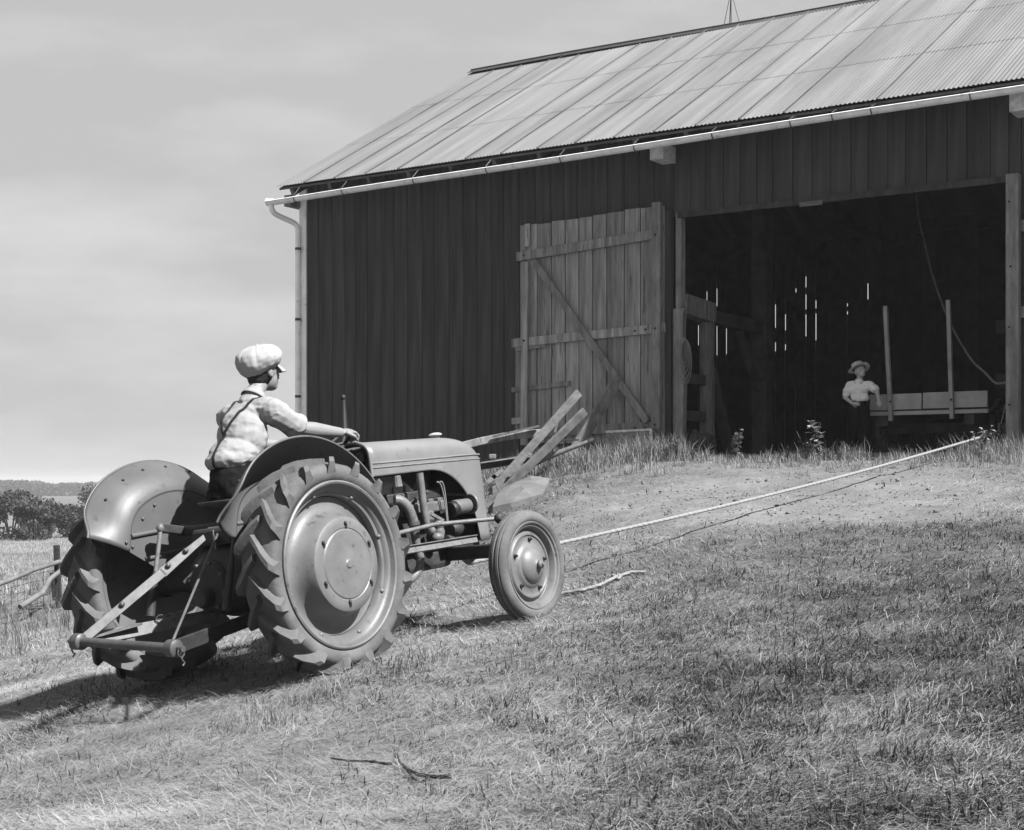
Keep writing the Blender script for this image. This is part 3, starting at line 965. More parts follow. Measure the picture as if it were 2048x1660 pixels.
Fc = [(i * (NV + 1) + j, (i + 1) * (NV + 1) + j, (i + 1) * (NV + 1) + j + 1, i * (NV + 1) + j + 1) for i in range(len(xs) - 1) for j in range(NV)]
mb.add(V, Fc)
o = mb.build('shell', M_PAINT, hood, smooth=40, off=(1.05, 0, 0))
sd = o.modifiers.new('thick', 'SOLIDIFY'); sd.thickness = .006; sd.offset = -1
for s in (-1, 1):
    for zz, rr_ in ((1.112, .006), (1.083, .005)):
        MB().tube([(x, s * (hwid(x) + .001), zz - .012 * (x - 1.05) + .012) for x in np.linspace(1.055, 2.295, 30)], rr_, 6).build('trim_line', M_PAINT, hood, smooth=60, off=(1.05, 0, 0))
# rolled rear edge and instrument panel
MB().tube([hsec(HX0, j / NV) for j in range(NV + 1)], .012, 8).build('rear_edge', M_PAINT, hood, smooth=60, off=(1.05, 0, 0))
mb = MB(); pts = [hsec(1.10, j / NV) for j in range(NV + 1)]
mb.add([(p.x, p.y * .97, p.z - .006) for p in pts], [tuple(range(NV + 1))])
mb.build('instrument_panel', M_DARK, hood, off=(1.05, 0, 0))
for yy, zz in ((-.10, 1.17), (.05, 1.18)):
    MB().lathe([(.034, 0), (.034, .012), (.026, .012), (.026, .006), (0, .006)], 16, Matrix.Translation((1.095 - 1.05, yy, zz)) @ Matrix.Rotation(R(90), 4, 'Z')).build('gauge', M_STEEL, hood)
# radiator grille
gr = empty('grille', (2.31, 0, .52)); gr.parent = tr
MB().box((-.012, 0, .28), (.01, .25, .56)).build('backing', M_DARK, gr)
for i in range(11):
    MB().box((.0, -.11 + i * .022, .28), (.016, .008, .54)).build('bar', M_PAINT, gr)
# filler cap with a pale rag over it
fc = empty('filler_cap', (1.99, -.02, htop(1.99) - .004)); fc.parent = tr
MB().lathe([(.030, 0), (.030, .022), (0, .024)], 14, Matrix.Rotation(R(90), 4, 'X')).build('neck', M_STEEL, fc)
mb = MB()
mb.ell((0, 0, .030), (.050, .045, .016), n=14, m=8)
rg = mb.build('cloth', M_CAP, fc, smooth=60)

# ---- engine and drive line
eng = empty('engine', (1.6, 0, .7)); eng.parent = tr
EO = (1.6, 0, .7)
def ep(name, mb, m=M_IRON, smooth=None, bevel=0.0): return mb.build(name, m, eng, smooth, off=EO, bevel=bevel)
ep('block', MB().box((1.58, 0, .68), (.66, .22, .34)), bevel=.012)
ep('cylinder_head', MB().box((1.60, .01, .885), (.56, .20, .07)), bevel=.012)
ep('oil_pan', MB().box((1.60, 0, .455), (.60, .20, .13)), bevel=.03)
ep('radiator', MB().box((2.16, 0, .82), (.08, .32, .50)), M_DARK)
ep('fan', MB().lathe([(.15, -.004), (.15, .004)], 20, Matrix.Translation((2.06, 0, .86)) @ Matrix.Rotation(R(90), 4, 'Z')), M_DARK)
ep('manifold', MB().beam((1.36, -.135, .80), (1.82, -.135, .80), .06, .07), mat('pale_casting', .30, .6, amp=.3, nscale=16, bump=.2), bevel=.012)
for xx in (1.40, 1.55, 1.70, 1.80):
    ep('manifold_port', MB().box((xx, -.118, .83), (.055, .05, .05)), mat('pale_casting'), bevel=.008)
for xx in (1.42, 1.54, 1.66, 1.78):
    ep('spark_plug', MB().tube([(xx, -.05, .91), (xx, -.06, .965)], [.012, .008], 8), M_STEEL)
ep('intake_pipe', MB().tube(bez((1.505, -.225, 1.03), (1.505, -.225, .86), (1.50, -.225, .78), (1.515, -.22, .70), 10) + bez((1.525, -.215, .68), (1.55, -.205, .645), (1.58, -.19, .645), (1.62, -.18, .65), 6), .025, 12), M_LINK, smooth=50)
ep('exhaust_pipe', MB().tube(bez((1.30, -.16, .88), (1.36, -.20, .88), (1.385, -.205, .80), (1.40, -.21, .72), 8) + [(1.40, -.212, .60), (1.41, -.212, .50)], [.034] * 9 + [.026, .026], 12), M_LINK, smooth=50)
ep('exhaust_clamp', MB().lathe([(.040, -.012), (.040, .012)], 14, Matrix.Translation((1.40, -.21, .715)) @ Matrix.Rotation(R(90), 4, 'X')), M_STEEL)
ep('tail_pipe', MB().tube(bez((1.42, -.212, .52), (1.42, -.212, .44), (1.40, -.205, .40), (1.32, -.20, .37), 8) + [(1.16, -.19, .34)], .026, 12), M_LINK, smooth=50)
ep('carburettor', MB().lathe([(0, -.05), (.034, -.05), (.04, -.02), (.034, .0), (.042, .02), (.030, .05), (0, .05)], 14, Matrix.Translation((1.68, -.185, .655)) @ Matrix.Rotation(R(90), 4, 'X')), M_LINK, smooth=35)
ep('carburettor_bowl', MB().ell((1.66, -.185, .60), (.05, .04, .035)), M_LINK, smooth=60)
ep('governor', MB().box((1.58, -.165, .745), (.13, .07, .07)), mat('pale_casting'), bevel=.014)
ep('governor_arm', MB().beam((1.60, -.20, .76), (1.72, -.205, .70), .012, .02), M_LINK)
gen = ep('generator', MB().lathe([(0, -.085), (.040, -.085), (.048, -.075), (.050, .06), (.046, .075), (.02, .08), (0, .08)], 20, Matrix.Translation((1.925, -.205, .775)) @ Matrix.Rotation(R(90), 4, 'Z')), mat('generator_case', .34, .5, amp=.15), smooth=40)
ep('generator_end', MB().lathe([(0, -.035), (.047, -.035), (.053, -.01), (.053, .02), (.046, .03), (0, .03)], 20, Matrix.Translation((1.835, -.205, .765)) @ Matrix.Rotation(R(90), 4, 'Z')), M_DARK, smooth=40)
ep('fan_belt', MB().tube([Vector((2.035, -.205 + .060 * math.cos(a), .785 + .060 * math.sin(a))) if math.cos(a) < .2 else Vector((2.035, -.02 + .055 * math.cos(a), .80 + .07 * math.sin(a))) for a in np.linspace(0, 2 * PI, 26)[:-1]], .010, 6, closed=True), M_LINK)
ep('generator_pulley', MB().lathe([(.058, -.012), (.045, 0), (.058, .012)], 20, Matrix.Translation((2.035, -.205, .785)) @ Matrix.Rotation(R(90), 4, 'Z')), M_STEEL, smooth=40)
ep('oil_filter', MB().lathe([(0, -.06), (.03, -.055), (.045, -.03), (.045, .04), (.035, .055), (0, .058)], 16, Matrix.Translation((1.86, -.19, .635)) @ Matrix.Rotation(R(90), 4, 'Z')), M_IRON, smooth=40)
ep('oil_filter', MB().lathe([(0, -.05), (.03, -.045), (.04, -.02), (.04, .03), (0, .04)], 16, Matrix.Translation((1.80, -.17, .56)) @ Matrix.Rotation(R(90), 4, 'Z')), M_IRON, smooth=40)
for k_, (xa, xb) in enumerate(((1.70, 1.755), (1.735, 1.765))):
    ep('fuel_line', MB().tube(bez((xa, -.205, .955), (xa + .03, -.215, .97), (xb, -.215, .90), (xb, -.205, .69), 10), .0055, 6), M_PAINT)
ep('fuel_bowl', MB().tube([(1.30, -.20, .96), (1.30, -.20, 1.03)], [.032, .026], 12), M_LINK)
ep('hose', MB().tube(bez((1.55, -.13, .84), (1.50, -.18, .90), (1.42, -.19, .86), (1.36, -.17, .78), 8), .010, 6), M_DARK)
for xx, zz in ((1.38, .62), (1.5, .55), (1.62, .53), (1.75, .60), (1.88, .70), (1.45, .90), (1.7, .90)):
    ep('bolt', MB().ell((xx, -.113, zz), (.012, .010, .012), n=8, m=6), M_STEEL)

dl = empty('drive_line', (0, 0, RR)); dl.parent = tr
def dp_(name, mb, m=M_IRON, smooth=None, bevel=0.0): return mb.build(name, m, dl, smooth, off=(0, 0, RR), bevel=bevel)
dp_('gearbox', MB().box((.75, 0, .575), (1.10, .26, .34)), bevel=.04)
dp_('clutch_housing', MB().box((1.22, 0, .60), (.10, .34, .42)), bevel=.03)
dp_('axle_centre_housing', MB().lathe([(.06, -.26), (.15, -.22), (.21, -.12), (.23, 0), (.21, .12), (.15, .22), (.06, .26)], 24, Matrix.Translation((0, 0, RR - .01))), smooth=50)
dp_('rear_cover', MB().lathe([(0, -.23), (.13, -.23), (.15, -.21), (.15, .0)], 20, Matrix.Translation((0, 0, RR - .04)) @ Matrix.Rotation(R(-90), 4, 'Z')), smooth=40)
for i in range(8):
    a = i * PI / 4 + .3
    dp_('cover_bolt', MB().ell((-.232, .135 * math.cos(a), RR - .04 + .135 * math.sin(a)), (.012, .012, .012), n=8, m=6), M_STEEL)
dp_('power_shaft_cap', MB().lathe([(0, -.30), (.045, -.30), (.055, -.285), (.055, -.2)], 16, Matrix.Translation((0, 0, RR - .10)) @ Matrix.Rotation(R(-90), 4, 'Z')), smooth=40)
for s in (-1, 1):
    dp_('axle_trumpet', MB().lathe([(.13, 0), (.10, .12), (.075, .30), (.085, .42), (.10, .43), (.10, .47), (.05, .48)], 20, Matrix.Translation((0, s * .15, RR)) @ (Matrix.Identity(4) if s > 0 else Matrix.Rotation(PI, 4, 'Z'))), smooth=40)
dp_('lift_cover', MB().box((.06, 0, .815), (.44, .30, .10)), bevel=.02)
dp_('rock_shaft', MB().tube([(-.06, -.34, .865), (-.06, .34, .865)], .030, 12), smooth=50)
dp_('seat_spring', MB().beam((.30, 0, .87), (-.02, 0, .93), .05, .02), M_IRON)

# ---- three-point linkage with its A-frame and drawbar
lk = empty('rear_linkage', (-.5, 0, .35)); lk.parent = tr
LO = (-.5, 0, .35)
def lp(name, mb, m=M_LINK, smooth=None, bevel=0.0): return mb.build(name, m, lk, smooth, off=LO, bevel=bevel)
BLp, BRp = Vector((-.865, .345, .358)), Vector((-.895, -.395, .300))
APX = Vector((-.115, 0, .845))
lp('drawbar', MB().tube([BLp, BLp.lerp(BRp, .5), BRp], .025, 14), M_STEEL, smooth=50)
for e, s in ((BLp, 1), (BRp, -1)):
    d_ = (BLp - BRp).normalized() * s
    lp('ball_end', MB().tube([e - d_ * .03, e - d_ * .02, e + d_ * .035, e + d_ * .045], [.032, .045, .045, .028], 14), M_STEEL, smooth=45)
    lp('pin', MB().tube([e + d_ * .04, e + d_ * .085], .016, 10), M_STEEL, smooth=50)
    lp('linch_ring', MB().tube([e + d_ * .065 + Vector((.022 * math.cos(a), 0, .022 * math.sin(a) - .02)) for a in np.linspace(0, 2 * PI, 14)[:-1]], .003, 5, closed=True), M_STEEL)
    lp('linch_chain', MB().tube([e + d_ * .07 + Vector((0.0 + .01 * math.sin(k * 2), 0, -.02 - .013 * k)) for k in range(6)], .005, 5), M_STEEL)
# flat A-frame bars
def flat(name, a, b, w, t, up, m=M_LINK):
    return lp(name, MB().beam(a, b, t, w, up=up), m, bevel=.003)
fb = MB()
a, b = BLp + Vector((.01, -.02, .01)), APX + Vector((0, .03, 0))
fb.beam(a, a.lerp(b, .62), .012, .052, up=(.35, .25, 1))
fb.beam(a.lerp(b, .60), b, .012, .060, up=(.35, .25, 1), h2=.030)
lp('brace_bar', fb, M_LINK, bevel=.003)
for t_ in (.30, .66, .80):
    q = a.lerp(b, t_)
    lp('bolt', MB().ell(q + Vector((-.012, -.006, .01)), (.016, .014, .016), n=10, m=8), M_STEEL, smooth=60)
flat('brace_bar', BRp + Vector((.01, .02, .01)), APX + Vector((0, -.03, 0)), .045, .014, (.6, -.2, 1), M_STEEL)
flat('brace_strut', APX + Vector((.02, .02, -.10)), Vector((-.25, .16, .58)), .02, .012, (0, 0, 1), M_STEEL)
# top yoke with its coil spring
lp('yoke', MB().box(APX + Vector((.015, 0, .0)), (.06, .10, .05)).box(APX + Vector((.05, 0, -.03)), (.05, .05, .10)), M_LINK, bevel=.008)
lp('yoke_plate', MB().beam(APX + Vector((-.03, -.03, .01)), APX + Vector((-.02, -.03, -.10)), .012, .05), M_LINK)
sp = []
for k in range(61):
    a_ = k * 2 * PI / 10
    sp.append(APX + Vector((.02 + .010 * 0, -.05 - .0025 * k, .0)) + Vector((.027 * math.cos(a_), 0, .027 * math.sin(a_))))
lp('coil_spring', MB().tube(sp, .0085, 6), M_STEEL, smooth=60)
# lower links
flat('lower_link', BLp + Vector((.02, -.01, 0)), Vector((.02, .24, .36)), .075, .018, (0, .55, 1))
flat('lower_link', BRp + Vector((.02, .01, 0)), Vector((.02, -.24, .36)), .075, .018, (0, -.15, 1), M_IRON)
lp('link_tip', MB().beam(BLp + Vector((.03, 0, .01)), BLp + Vector((.36, -.07, .035)), .07, .012), M_LINK)
# lift arms and lift rods
for s in (-1, 1):
    top = Vector((-.24, s * .30, .90)); bot = Vector((-.40, s * .30, .42))
    lp('lift_arm', MB().beam((-.06, s * .30, .865), top, .045, .05), M_IRON, bevel=.008)
    mid = top.lerp(bot, .50)
    lp('lift_rod', MB().tube([top, mid], .013, 10), M_LINK if s > 0 else M_IRON, smooth=50)
    lp('rod_sleeve', MB().tube([mid, bot.lerp(mid, .15), bot], [.018, .026, .026], 10), M_IRON, smooth=50)
    lp('rod_fork', MB().ell(top, (.028, .022, .028), n=10, m=8), M_LINK, smooth=60)
# check chain: separate torus-like links
c0, c1 = Vector((-.38, .27, .41)), Vector((-.16, -.05, .56))
for k in range(13):
    t0_ = (k + .5) / 13
    c = c0.lerp(c1, t0_); c.z -= .05 * math.sin(PI * t0_)
    d_ = (c1 - c0).normalized(); sd_ = d_.cross(Vector((0, 0, 1))).normalized(); u2 = sd_.cross(d_)
    e1 = sd_ if k % 2 else u2
    lp('chain_link', MB().tube([c + d_ * (.020 * math.cos(a)) + e1 * (.010 * math.sin(a)) for a in np.linspace(0, 2 * PI, 13)[:-1]], .0045, 5, closed=True), M_STEEL)

# ---- front axle and steering
fa = empty('front_axle', (WB, 0, .42)); fa.parent = tr
FO = (WB, 0, .42)
def fp(name, mb, m=M_IRON, smooth=None, bevel=0.0): return mb.build(name, m, fa, smooth, off=FO, bevel=bevel)
fp('axle_beam', MB().beam((WB + .12, 0, .47), (WB + .02, .56, .47), .07, .09).beam((WB + .12, 0, .47), (WB + .02, -.56, .47), .07, .09), bevel=.01)
fp('front_support', MB().box((2.06, 0, .50), (.28, .26, .14)), bevel=.02)
for s in (-1, 1):
    fp('axle_extension', MB().beam((WB + .06, s * .40, .475), (WB, s * .70, .475), .06, .075), bevel=.008)
    fp('king_pin', MB().tube([(WB, s * .70, .36), (WB, s * .70, .62)], .028, 12), smooth=50)
    fp('stub_axle', MB().tube([(WB, s * .68, RF), (WB, s * .80, RF)], .030, 12), smooth=50)
    fp('steering_arm', MB().beam((WB, s * .70, .625), (WB + .10, s * .56, .665), .05, .025), bevel=.005)
    fp('drag_link', MB().tube([(.98, s * .27, .665), (1.5, s * .29, .69), (WB + .10, s * .52, .672)], .0145, 10), M_LINK, smooth=50)
    fp('drag_link_end', MB().ell((WB + .10, s * .54, .672), (.030, .030, .036), n=10, m=8), smooth=60)
    fp('radius_rod', MB().beam((.62, s * .24, .565), (WB + .02, s * .40, .555), .018, .045, up=(0, -s * .35, 1)).beam((.62, s * .24, .592), (WB + .02, s * .40, .582), .034, .006), M_LINK, bevel=.003)
    fp('step_plate', MB().box((.66, s * .34, .50), (.26, .16, .012)), M_IRON)

# ---- driver's place
dr = empty('controls', (.6, 0, .9)); dr.parent = tr
DO = (.6, 0, .9)
def cp(name, mb, m=M_IRON, smooth=None, bevel=0.0): return mb.build(name, m, dr, smooth, off=DO, bevel=bevel)
def seat_fn(u, v):
    a = 2 * PI * u; r_ = v
    x_ = .03 + .17 * r_ * math.cos(a); y_ = .20 * r_ * math.sin(a)
    z_ = .935 + .075 * r_ ** 3 * (1.0 if math.cos(a) < .2 else .35)
    return Vector((x_, y_, z_))
o = cp('seat', MB().grid(seat_fn, 28, 8), M_IRON, smooth=60)
sd = o.modifiers.new('thick', 'SOLIDIFY'); sd.thickness = .006
SWC = Vector((.73, -.05, 1.235)); SWN = Vector((-.50, 0, .866)); SWU = Vector((.866, 0, .50)); SWS = Vector((0, -1, 0))
cp('steering_wheel', MB().tube([SWC + (SWU * math.cos(a) + SWS * math.sin(a)) * .225 for a in np.linspace(0, 2 * PI, 41)[:-1]], .013, 10, closed=True), M_DARK, smooth=60)
for a in (.5, 2.6, 4.7):
    cp('wheel_spoke', MB().tube([SWC - SWN * .03, SWC + (SWU * math.cos(a) + SWS * math.sin(a)) * .22], .009, 8), M_STEEL, smooth=60)
cp('steering_column', MB().tube([SWC, SWC - SWN * .25 + Vector((.36, .05, -.02))], [.018, .04], 12), M_IRON, smooth=60)
cp('lever', MB().tube([(1.0, .05, 1.05), (1.16, .06, 1.34), (1.19, .06, 1.55)], [.014, .026, .015], 10), M_DARK, smooth=60)
cp('lever_knob', MB().ell((1.19, .06, 1.565), (.020, .020, .022), n=10, m=8), M_DARK, smooth=60)
cp('fuel_tank', MB().box((1.32, 0, 1.12), (.42, .36, .18)), M_IRON, bevel=.04)
for k_ in range(3):
    cp('throttle_rod', MB().tube([(.88 + .03 * k_, -.13 - .02 * k_, 1.22), (1.10, -.10 - .02 * k_, 1.235)], .006, 6), M_STEEL)
cp('tow_hook', MB().tube([(2.12, 0, .44), (2.20, 0, .38), (2.24, 0, .37), (2.25, 0, .40)], .018, 10), M_STEEL)

# ------------------------------------------------------------------ people
def fuse(mb, name, voxel, smooth_it=4, wrinkle=None, off=None):
    """melt overlapping solids into one continuous skin"""
    me = mb.mesh(name + '_src')
    o = bpy.data.objects.new(name + '_src', me); COL.objects.link(o)
    md = o.modifiers.new('r', 'REMESH'); md.mode = 'VOXEL'; md.voxel_size = voxel; md.use_smooth_shade = True
    ms = o.modifiers.new('s', 'SMOOTH'); ms.factor = .5; ms.iterations = smooth_it
    dg = bpy.context.evaluated_depsgraph_get()
    ev = o.evaluated_get(dg)
    nm = bpy.data.meshes.new_from_object(ev)
    bpy.data.objects.remove(o); bpy.data.meshes.remove(me)
    n = len(nm.vertices)
    co = np.empty(n * 3); nm.vertices.foreach_get('co', co); co = co.reshape(-1, 3)
    if wrinkle:
        no = np.empty(n * 3); nm.vertex_normals.foreach_get('vector', no); no = no.reshape(-1, 3)
        co = co + no * wrinkle(co)[:, None]
    if off is not None: co = co - np.array(off)
    nm.vertices.foreach_set('co', co.ravel()); nm.update()
    nm.name = name
    nm.polygons.foreach_set('use_smooth', [True] * len(nm.polygons))
    return nm
def folds(amp, sx, sy, sz, seed):
    rm = np.array(Euler((.7, .5, .9)).to_matrix())
    def f(c):
        c = (c * np.array([sx, sy, sz])) @ rm.T
        c = c + .7 * np.stack([fbm(c[:, 1] * .5, c[:, 2] * .5, c[:, 0] * .5, seed + 20 + i, 2) for i in range(3)], 1)
        a = fbm(c[:, 0], c[:, 1], c[:, 2], seed, 3) - .5
        b = 1 - np.abs(2 * fbm(c[:, 0] * .8, c[:, 1] * .8, c[:, 2] * .8, seed + 7, 2) - 1)
        return amp * (a * 1.2 + (b - .75) * 1.6)
    return f

def add_head(mb, c, rot, s=1.0):
    """skull, jaw, nose, brow, lips, ears; rot's x axis looks ahead"""
    c = Vector(c)
    def e(p, r, q=None): mb.ell(c + rot @ (Vector(p) * s), tuple(v * s for v in r), rot if q is None else rot @ q, n=16, m=12)
    e((-.008, 0, .022), (.098, .076, .095))
    e((.028, 0, -.030), (.066, .060, .070))
    e((.050, 0, -.070), (.040, .040, .030))
    e((.084, 0, .022), (.016, .045, .014))
    e((.096, 0, -.012), (.016, .011, .020), Matrix.Rotation(R(20), 3, 'Y'))
    e((.104, 0, -.022), (.012, .013, .009))
    e((.084, 0, -.052), (.014, .024, .008))
    e((.068, .033, -.012), (.020, .020, .016)); e((.068, -.033, -.012), (.020, .020, .016))
    for sg in (-1, 1):
        e((-.012, sg * .078, .000), (.019, .009, .032), Matrix.Rotation(R(-12), 3, 'Y'))
        e((-.002, sg * .078, -.022), (.010, .009, .011))

def add_hand(mb, wrist, palm_dir, back_dir, s=1.0, curl=1.0, thumb_side=1):
    """palm, four bent fingers of unequal length, thumb from the side of the palm"""
    w = Vector(wrist); d = Vector(palm_dir).normalized(); b = Vector(back_dir); b = (b - d * b.dot(d)).normalized(); t = d.cross(b) * thumb_side
    rot = Matrix((d, t, b)).transposed()
    mb.ell(w + d * .045 * s, (.052 * s, .040 * s, .019 * s), rot, n=14, m=10)
    for i, (off, ln) in enumerate(((.028, .92), (.010, 1.0), (-.009, .95), (-.027, .78))):
        p = w + d * .082 * s + t * off * s
        a = 0.0; rr_ = .0098 * s
        for k, (seg, bend) in enumerate(((.036, .55), (.026, .95), (.020, .75))):
            a += bend * curl
            q = p + (d * math.cos(a) - b * math.sin(a)) * seg * ln * s
            mb.cap(p, q, rr_, rr_ * .92, n=8)
            p = q; rr_ *= .92
    p = w + d * .022 * s + t * .034 * s
    q = p + (d * .65 + t * .55 - b * .35).normalized() * .040 * s
    r2 = q + (d * .75 - t * .15 - b * .7).normalized() * .032 * s
    mb.cap(p, q, .013 * s, .011 * s, n=8); mb.cap(q, r2, .011 * s, .009 * s, n=8)

# ---- the driver, in the tractor's own frame
DOFF = Vector((.03, 0, .94))
drv = empty('person', mtx=TM @ Matrix.Translation(DOFF + Vector((.025, 0, 0))), label='driver in a white flat cap, pale shirt and dark suspenders sitting on the tractor', cat='person')
H = Vector((.395, -.012, 1.725))
hr = Matrix.Rotation(R(-7), 3, 'Z') @ Matrix.Rotation(R(4), 3, 'Y')
bd = MB()
add_head(bd, H, hr, 1.02)
bd.cap((.275, 0, 1.555), (.365, -.006, 1.675), .056, .050)
bd.ell((.06, 0, 1.04), (.13, .155, .11)); bd.ell((.10, 0, 1.18), (.095, .125, .13)); bd.ell((.185, 0, 1.36), (.10, .150, .17), Matrix.Rotation(R(22), 3, 'Y'))
bd.cap((.255, -.13, 1.50), (.255, .13, 1.50), .066, .066)
SH, EL, WR = Vector((.262, -.175, 1.485)), Vector((.415, -.225, 1.372)), Vector((.695, -.285, 1.325))
bd.cap(SH, EL, .050, .043); bd.cap(EL, EL.lerp(WR, .35), .043, .047); bd.cap(EL.lerp(WR, .35), WR, .047, .030)
add_hand(bd, WR, (.97, -.05, .0), (-.1, -.25, 1), 1.15, 1.15, 1)
SH2, EL2, WR2 = Vector((.262, .175, 1.485)), Vector((.43, .24, 1.34)), Vector((.69, .16, 1.30))
bd.cap(SH2, EL2, .050, .041); bd.cap(EL2, WR2, .041, .027)
add_hand(bd, WR2, (.95, -.22, -.05), (-.1, .25, 1), 1.0, 1.05, -1)
for s in (-1, 1):
    hp, kn, an = Vector((.05, s * .09, 1.03)), Vector((.50, s * .20, 1.03)), Vector((.60, s * .30, .60))
    bd.cap(hp, kn, .080, .056); bd.cap(kn, an, .054, .036); bd.cap(an, an + Vector((.16, s * .01, -.06)), .040, .030)
link('body', fuse(bd, 'body', .0058, 3, off=DOFF), M_SKIN, drv)

sh = MB()
sh.ell((.055, 0, 1.235), (.142, .156, .075)); sh.ell((.085, 0, 1.265), (.136, .155, .10)); sh.ell((.165, 0, 1.36), (.126, .166, .19), Matrix.Rotation(R(20), 3, 'Y'))
sh.ell((.235, 0, 1.475), (.098, .165, .085))
sh.cap((.255, -.145, 1.498), (.255, .145, 1.498), .074, .074)
sh.cap((.275, 0, 1.56), (.318, -.002, 1.605), .066, .061)
for S_, E_ in ((SH, EL), (SH2, EL2)):
    sh.cap(S_, S_.lerp(E_, .82), .080, .070)
    q = S_.lerp(E_, .84); d_ = (E_ - S_).normalized()
    sh.tube([q - d_ * .022, q - d_ * .016, q + d_ * .030, q + d_ * .036], [.062, .076, .073, .055], 16)
me = fuse(sh, 'shirt', .0056, 3, folds(.010, 14, 12, 20, 4), DOFF)
shirt = link('shirt', me, M_SHIRT, drv)
# collar
cl = MB()
cax = (Vector((.36, -.006, 1.67)) - Vector((.275, 0, 1.555))).normalized(); cu = cax.orthogonal().normalized(); cv = cax.cross(cu)
def collar(u, v):
    a = 2 * PI * u
    c0 = Vector((.292, 0, 1.575)) + cax * (.042 * (1 - abs(v - .35) * 1.2))
    return c0 + (cu * math.cos(a) + cv * math.sin(a)) * (.058 + .016 * v)
cl.grid(collar, 28, 5)
o = cl.build('collar', M_SHIRT, shirt, smooth=60, off=DOFF); o.modifiers.new('t', 'SOLIDIFY').thickness = .004

ts = MB()
ts.ell((.055, 0, 1.03), (.150, .170, .105)); ts.cap((.045, 0, 1.08), (.055, 0, 1.17), .138, .128)
for s in (-1, 1):
    hp, kn, an = Vector((.05, s * .09, 1.03)), Vector((.50, s * .20, 1.03)), Vector((.60, s * .30, .62))
    ts.cap(hp, kn, .098, .076); ts.cap(kn, an, .074, .062)
link('trousers', fuse(ts, 'trousers', .008, 3, folds(.014, 12, 12, 12, 14), DOFF), M_TROUSER, drv)
for s in (-1, 1):
    mb = MB(); a_ = Vector((.60, s * .30, .575))
    mb.ell(a_, (.05, .045, .05)); mb.ell(a_ + Vector((.09, 0, -.035)), (.105, .045, .038)); mb.ell(a_ + Vector((.07, 0, -.06)), (.13, .046, .018))
    link('shoe', fuse(mb, 'shoe', .007, 2, off=DOFF), M_HAIR, drv)
# suspenders laid over the back of the shirt: two straps from the shoulders meeting above the waist
from mathutils.bvhtree import BVHTree
bvh = BVHTree.FromPolygons([v.co for v in me.vertices], [p.vertices for p in me.polygons])
def strap(pts, w):
    P = []
    for i in range(len(pts) - 1):
        for k in range(8): P.append(Vector(pts[i]).lerp(Vector(pts[i + 1]), k / 8))
    P.append(Vector(pts[-1]))
    mb = MB(); V = []
    for i, p in enumerate(P):
        loc, nrm, _, _ = bvh.find_nearest(p - DOFF)
        t_ = (P[min(i + 1, len(P) - 1)] - P[max(i - 1, 0)]).normalized()
        sd_ = t_.cross(nrm).normalized()
        for sg, hh in ((-1, .004), (-1, .009), (1, .009), (1, .004)):
            q = loc + sd_ * sg * w / 2
            l2, n2, _, _ = bvh.find_nearest(q)
            V.append(l2 + n2 * hh)
    Fc = [(4 * i + k, 4 * i + (k + 1) % 4, 4 * i + 4 + (k + 1) % 4, 4 * i + 4 + k) for i in range(len(P) - 1) for k in range(4)]
    mb.add(V, Fc)
    return mb
strap([(.30, -.07, 1.58), (.20, -.07, 1.57), (.10, -.045, 1.47), (.03, .0, 1.40), (-.01, .015, 1.35)], .016).build('suspender', M_STRAP, drv, smooth=60)
strap([(.30, .085, 1.58), (.20, .085, 1.57), (.10, .065, 1.47), (.03, .03, 1.40), (-.01, .015, 1.35)], .016).build('suspender', M_STRAP, drv, smooth=60)
strap([(-.01, .015, 1.355), (-.06, .0, 1.26), (-.09, -.01, 1.17)], .018).build('suspender', M_STRAP, drv, smooth=60)

# hair under the cap
mb = MB(); mb.ell(H + hr @ Vector((-.022, 0, .012)), (.094, .079, .098), hr); mb.ell(H + hr @ Vector((-.045, 0, -.035)), (.058, .062, .05), hr)
link('hair', fuse(mb, 'hair', .006, 2, off=DOFF), M_HAIR, drv)
# flat cap: eight puffed panels gathered at a button, with a short peak
cap_r = hr @ Matrix.Rotation(R(-9), 3, 'Y')
def cap_fn(u, v):
    a = 2 * PI * u
    prof = [(.086, .000), (.100, .006), (.128, .022), (.146, .048), (.148, .072), (.132, .100), (.098, .124), (.052, .136), (.002, .140)]
    k = v * (len(prof) - 1); i = min(int(k), len(prof) - 2); q = k - i; q2 = q
    r_ = prof[i][0] * (1 - q2) + prof[i + 1][0] * q2; z_ = prof[i][1] * (1 - q2) + prof[i + 1][1] * q2
    puff = abs(math.sin(4 * a)) ** .32
    env = math.sin(PI * min(1, max(0, v))) ** .7
    r_ *= 1 - .030 * (1 - puff) * env
    z_ -= .004 * (1 - puff) * env
    x_ = r_ * math.cos(a) * .98 - .012; y_ = r_ * math.sin(a) * .90
    z_ += .030 * max(0, -math.cos(a)) * env * (v - .5) - .042 * max(0, -math.cos(a)) * (1 - v)
    z_ += (.006 * math.sin(2 * a + 3 * v + 1) + .002 * math.sin(7 * a - 9 * v)) * env
    r_w = (float(fbm(math.cos(a) * 2.2 + 5, math.sin(a) * 2.2 + 9, v * 3.0, 63, 3)) - .5) * .034 * env
    x_ += r_w * math.cos(a); y_ += r_w * math.sin(a)
    return H - DOFF + hr @ Vector((0, 0, .024)) + cap_r @ Vector((x_, y_, z_ * 1.05))
cap_o = empty('cap'); cap_o.parent = drv
mb = MB(); mb.grid(cap_fn, 144, 30); o = mb.build('crown', M_CAP, cap_o, smooth=80)
mb = MB(); mb.ell(cap_fn(0, 1), (.010, .010, .007), cap_r, n=10, m=6); mb.build('button', M_CAP, cap_o, smooth=80)
